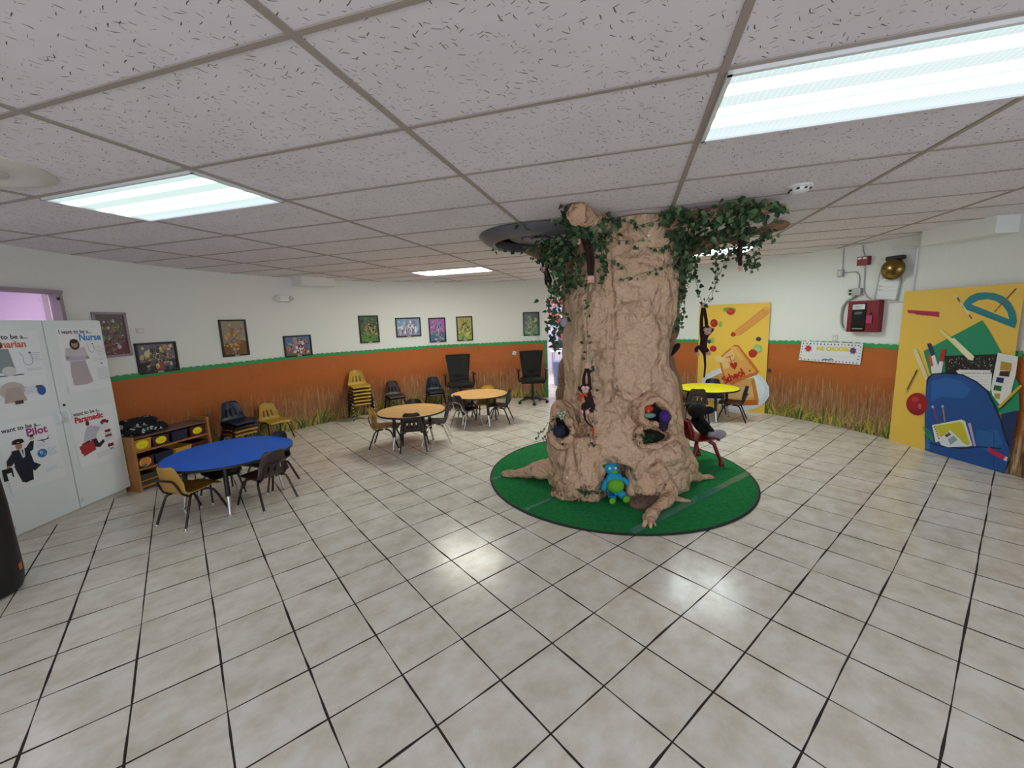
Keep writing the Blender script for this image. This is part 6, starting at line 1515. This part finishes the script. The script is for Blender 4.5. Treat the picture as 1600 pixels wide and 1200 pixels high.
# small extras on the trunk
b = MB(); lumpy(b, at(881, 503, 3.78), (.035, .03, .045), .08, 2, 3, n=20, k=12); o = b.build('plush_toy_koala', M['greyplush'], smooth='all'); tag(o, 'small grey plush peeking out behind the left side of the trunk', 'plush toy')
b = MB(); b.tube([at(1049, 556, 4.0), at(1054, 548, 4.0), at(1058, 541, 4.0), at(1061, 537, 4.0)], [.008, .024, .030, .016], 10); o = b.build('plush_tail', M['blackplush'], smooth=True); tag(o, 'black plush tail tip sticking out of the right side of the trunk', 'plush toy')
t = thing('plush_owl', 'small purple plush beside the upper hollow of the trunk', 'plush toy', at(1039, 664, 3.50))
q = Vector(t.location); b = MB(); lumpy(b, q + Vector((-.005, .0, .075)), (.046, .036, .048), .25, 4.5, 7, n=30, k=20); b.build('head', M['purple'], t, 'all', origin=q)
b = MB(); lumpy(b, q + Vector((-.012, .0, .0)), (.04, .035, .055), .12, 2.5, 9, n=22, k=14); b.build('body', mat('dark_plum_plush', '2a1634', .95), t, 'all', origin=q)
t = thing('plush_parrot', 'red and blue plush bird inside the upper hollow of the trunk', 'plush toy', at(1012, 645, 3.56))
q = Vector(t.location); b = MB(); b.ball(q + Vector((0, 0, .035)), (.050, .03, .034)); b.build('head', M['parrot'], t, True, origin=q)
b = MB(); b.ball(q + Vector((.01, -.01, -.022)), (.060, .03, .024)); b.build('wing', mat('teal_plush', '6f9a98', .9), t, True, origin=q)
b = MB(); b.lathe([(.010, 0), (.007, .02), (0, .035)], 8, Matrix.Translation(q + Vector((-.01, -.04, .03))) @ Matrix.Rotation(pi / 2 + .5, 4, 'X')); b.build('beak', M['mustard'], t, True, origin=q)
t = thing('plush_bear_cub', 'dark navy plush inside the lower left hollow of the trunk', 'plush toy', at(872, 678, 3.71)); q = Vector(t.location)
b = MB(); lumpy(b, q + Vector((0.01, .02, .02)), (.055, .045, .055), .16, 2, 4, n=24, k=16); b.build('body', M['navyplush'], t, 'all', origin=q)
for sg in (-1, 1): b = MB(); b.ball(q + Vector((.01 + sg * .03, .0, .068)), (.016, .010, .016)); b.build('ear', M['navyplush'], t, True, origin=q)

# ------------------------------------------------------------------ blue and green plush at the foot
t = thing('plush_bear', 'bright blue and lime green plush animal leaning at the foot of the paper tree', 'plush toy', (.915, 3.60, .012)); q = Vector(t.location)
qq = lambda x, y_, z: q + Vector((x, y_, z))
V = [qq(0, .0, .07), qq(0, .02, .14), qq(-.01, .05, .21), qq(-.015, .07, .27),
     qq(-.045, -.03, .07), qq(-.05, -.085, .045), qq(.05, -.03, .07), qq(.065, -.09, .055),
     qq(-.07, .03, .19), qq(-.105, .005, .12), qq(-.11, -.005, .085), qq(.065, .04, .195), qq(.105, .02, .165), qq(.13, .0, .135)]
skin('body', V, [(0, 1), (1, 2), (2, 3), (0, 4), (4, 5), (0, 6), (6, 7), (2, 8), (8, 9), (9, 10), (2, 11), (11, 12), (12, 13)], [.065, .078, .060, .05, .042, .038, .042, .040, .03, .031, .026, .03, .031, .026], M['cyanplush'], t, q)
b = MB(); b.ball(qq(-.002, -.020, .145), (.080, .066, .066), n=22, k=14); b.build('lime_belly', M['limeplush'], t, True, origin=q)
b = MB(); b.ball(qq(-.02, .06, .285), (.068, .060, .060), n=24, k=16); hd = b.build('head', M['cyanplush'], t, True, origin=q)
b = MB(); b.ball(qq(-.005, .008, .268), (.030, .022, .018)); b.build('muzzle', M['limeplush'], hd, True, origin=q); hd_children = None
for sg in (-1, 1):
    b = MB(); b.ball(qq(-.02 + sg * .026, .012, .300), (.013, .009, .012)); b.build('eye', M['eyewhite'], hd, True, origin=q)
    b = MB(); b.ball(qq(-.02 + sg * .052, .065, .338), (.026, .016, .026)); b.build('ear', M['limeplush'] if sg < 0 else M['cyanplush'], t, True, origin=q)
b = MB(); b.ball(qq(-.055, -.122, .043), (.030, .010, .030)); b.build('sole', M['limeplush'], t, True, origin=q)
b = MB(); b.ball(qq(.070, -.127, .055), (.032, .010, .032)); b.build('sole', M['limeplush'], t, True, origin=q)

# black and grey plush slumped on the red chair
t = thing('plush_dog', 'black plush animal with grey feet slumped on the small red chair', 'plush toy', (2.10, 4.52, .31)); q = Vector(t.location)
V = [qq(-.03, .0, .07), qq(-.04, .01, .17), qq(-.05, .02, .25), qq(.07, -.04, .05), qq(.14, -.06, .04), qq(.06, .07, .05), qq(.14, .10, -.01), qq(.02, -.08, .18), qq(.08, -.10, .10), qq(.12, -.10, .07), qq(.02, .10, .18), qq(.09, .12, .10)]
skin('body', V, [(0, 1), (1, 2), (0, 3), (3, 4), (0, 5), (5, 6), (2, 7), (7, 8), (8, 9), (2, 10), (10, 11)], [.085, .09, .075, .045, .035, .045, .035, .035, .03, .028, .035, .03], M['blackplush'], t, q)
b = MB(); lumpy(b, qq(-.03, .0, .30), (.10, .095, .085), .03, 1.5, 2, n=30, k=20); b.build('head', M['blackplush'], t, 'all', origin=q)
b = MB(); b.ball(qq(.09, -.01, .30), (.075, .035, .045)); b.build('ear', M['blackplush'], t, True, origin=q)
b = MB(); b.ball(qq(-.06, .09, .32), (.06, .03, .05)); b.build('ear', M['blackplush'], t, True, origin=q)
b = MB(); lumpy(b, qq(.19, -.07, .035), (.085, .055, .055), .03, 2, 5, n=26, k=16); b.build('foot', M['greyplush'], t, 'all', origin=q)
b = MB(); lumpy(b, qq(.17, .12, -.06), (.075, .055, .05), .03, 2, 8, n=26, k=16); b.build('foot', M['greyplush'], t, 'all', origin=q)
b = MB(); lumpy(b, qq(.10, -.10, .05), (.045, .04, .04), .04, 2, 6, n=20, k=12); b.build('paw', M['greyplush'], t, 'all', origin=q)
t = thing('picture_book', 'flat picture book with dark markings lying on the rug behind the red chair legs', 'book', (1.98, 4.72, .012), .35)
b = MB(); b.box((0, 0, .009), (.27, .20, .016)); b.build('cover', mat('cream_cover', 'c9c2a4', .5), t)
a = Art(lambda u, v, h: (u, v, .0175 + h)); r = random.Random(6)
for k in range(9): x, y_ = r.uniform(-.1, .08), r.uniform(-.07, .06); a.poly([(x, y_), (x + .035, y_ + .01), (x + .028, y_ + .026), (x - .005, y_ + .018)], r.choice(('2c2c28', '4a6a3a', '7a6a2a')))
a.build('printed_picture', t)
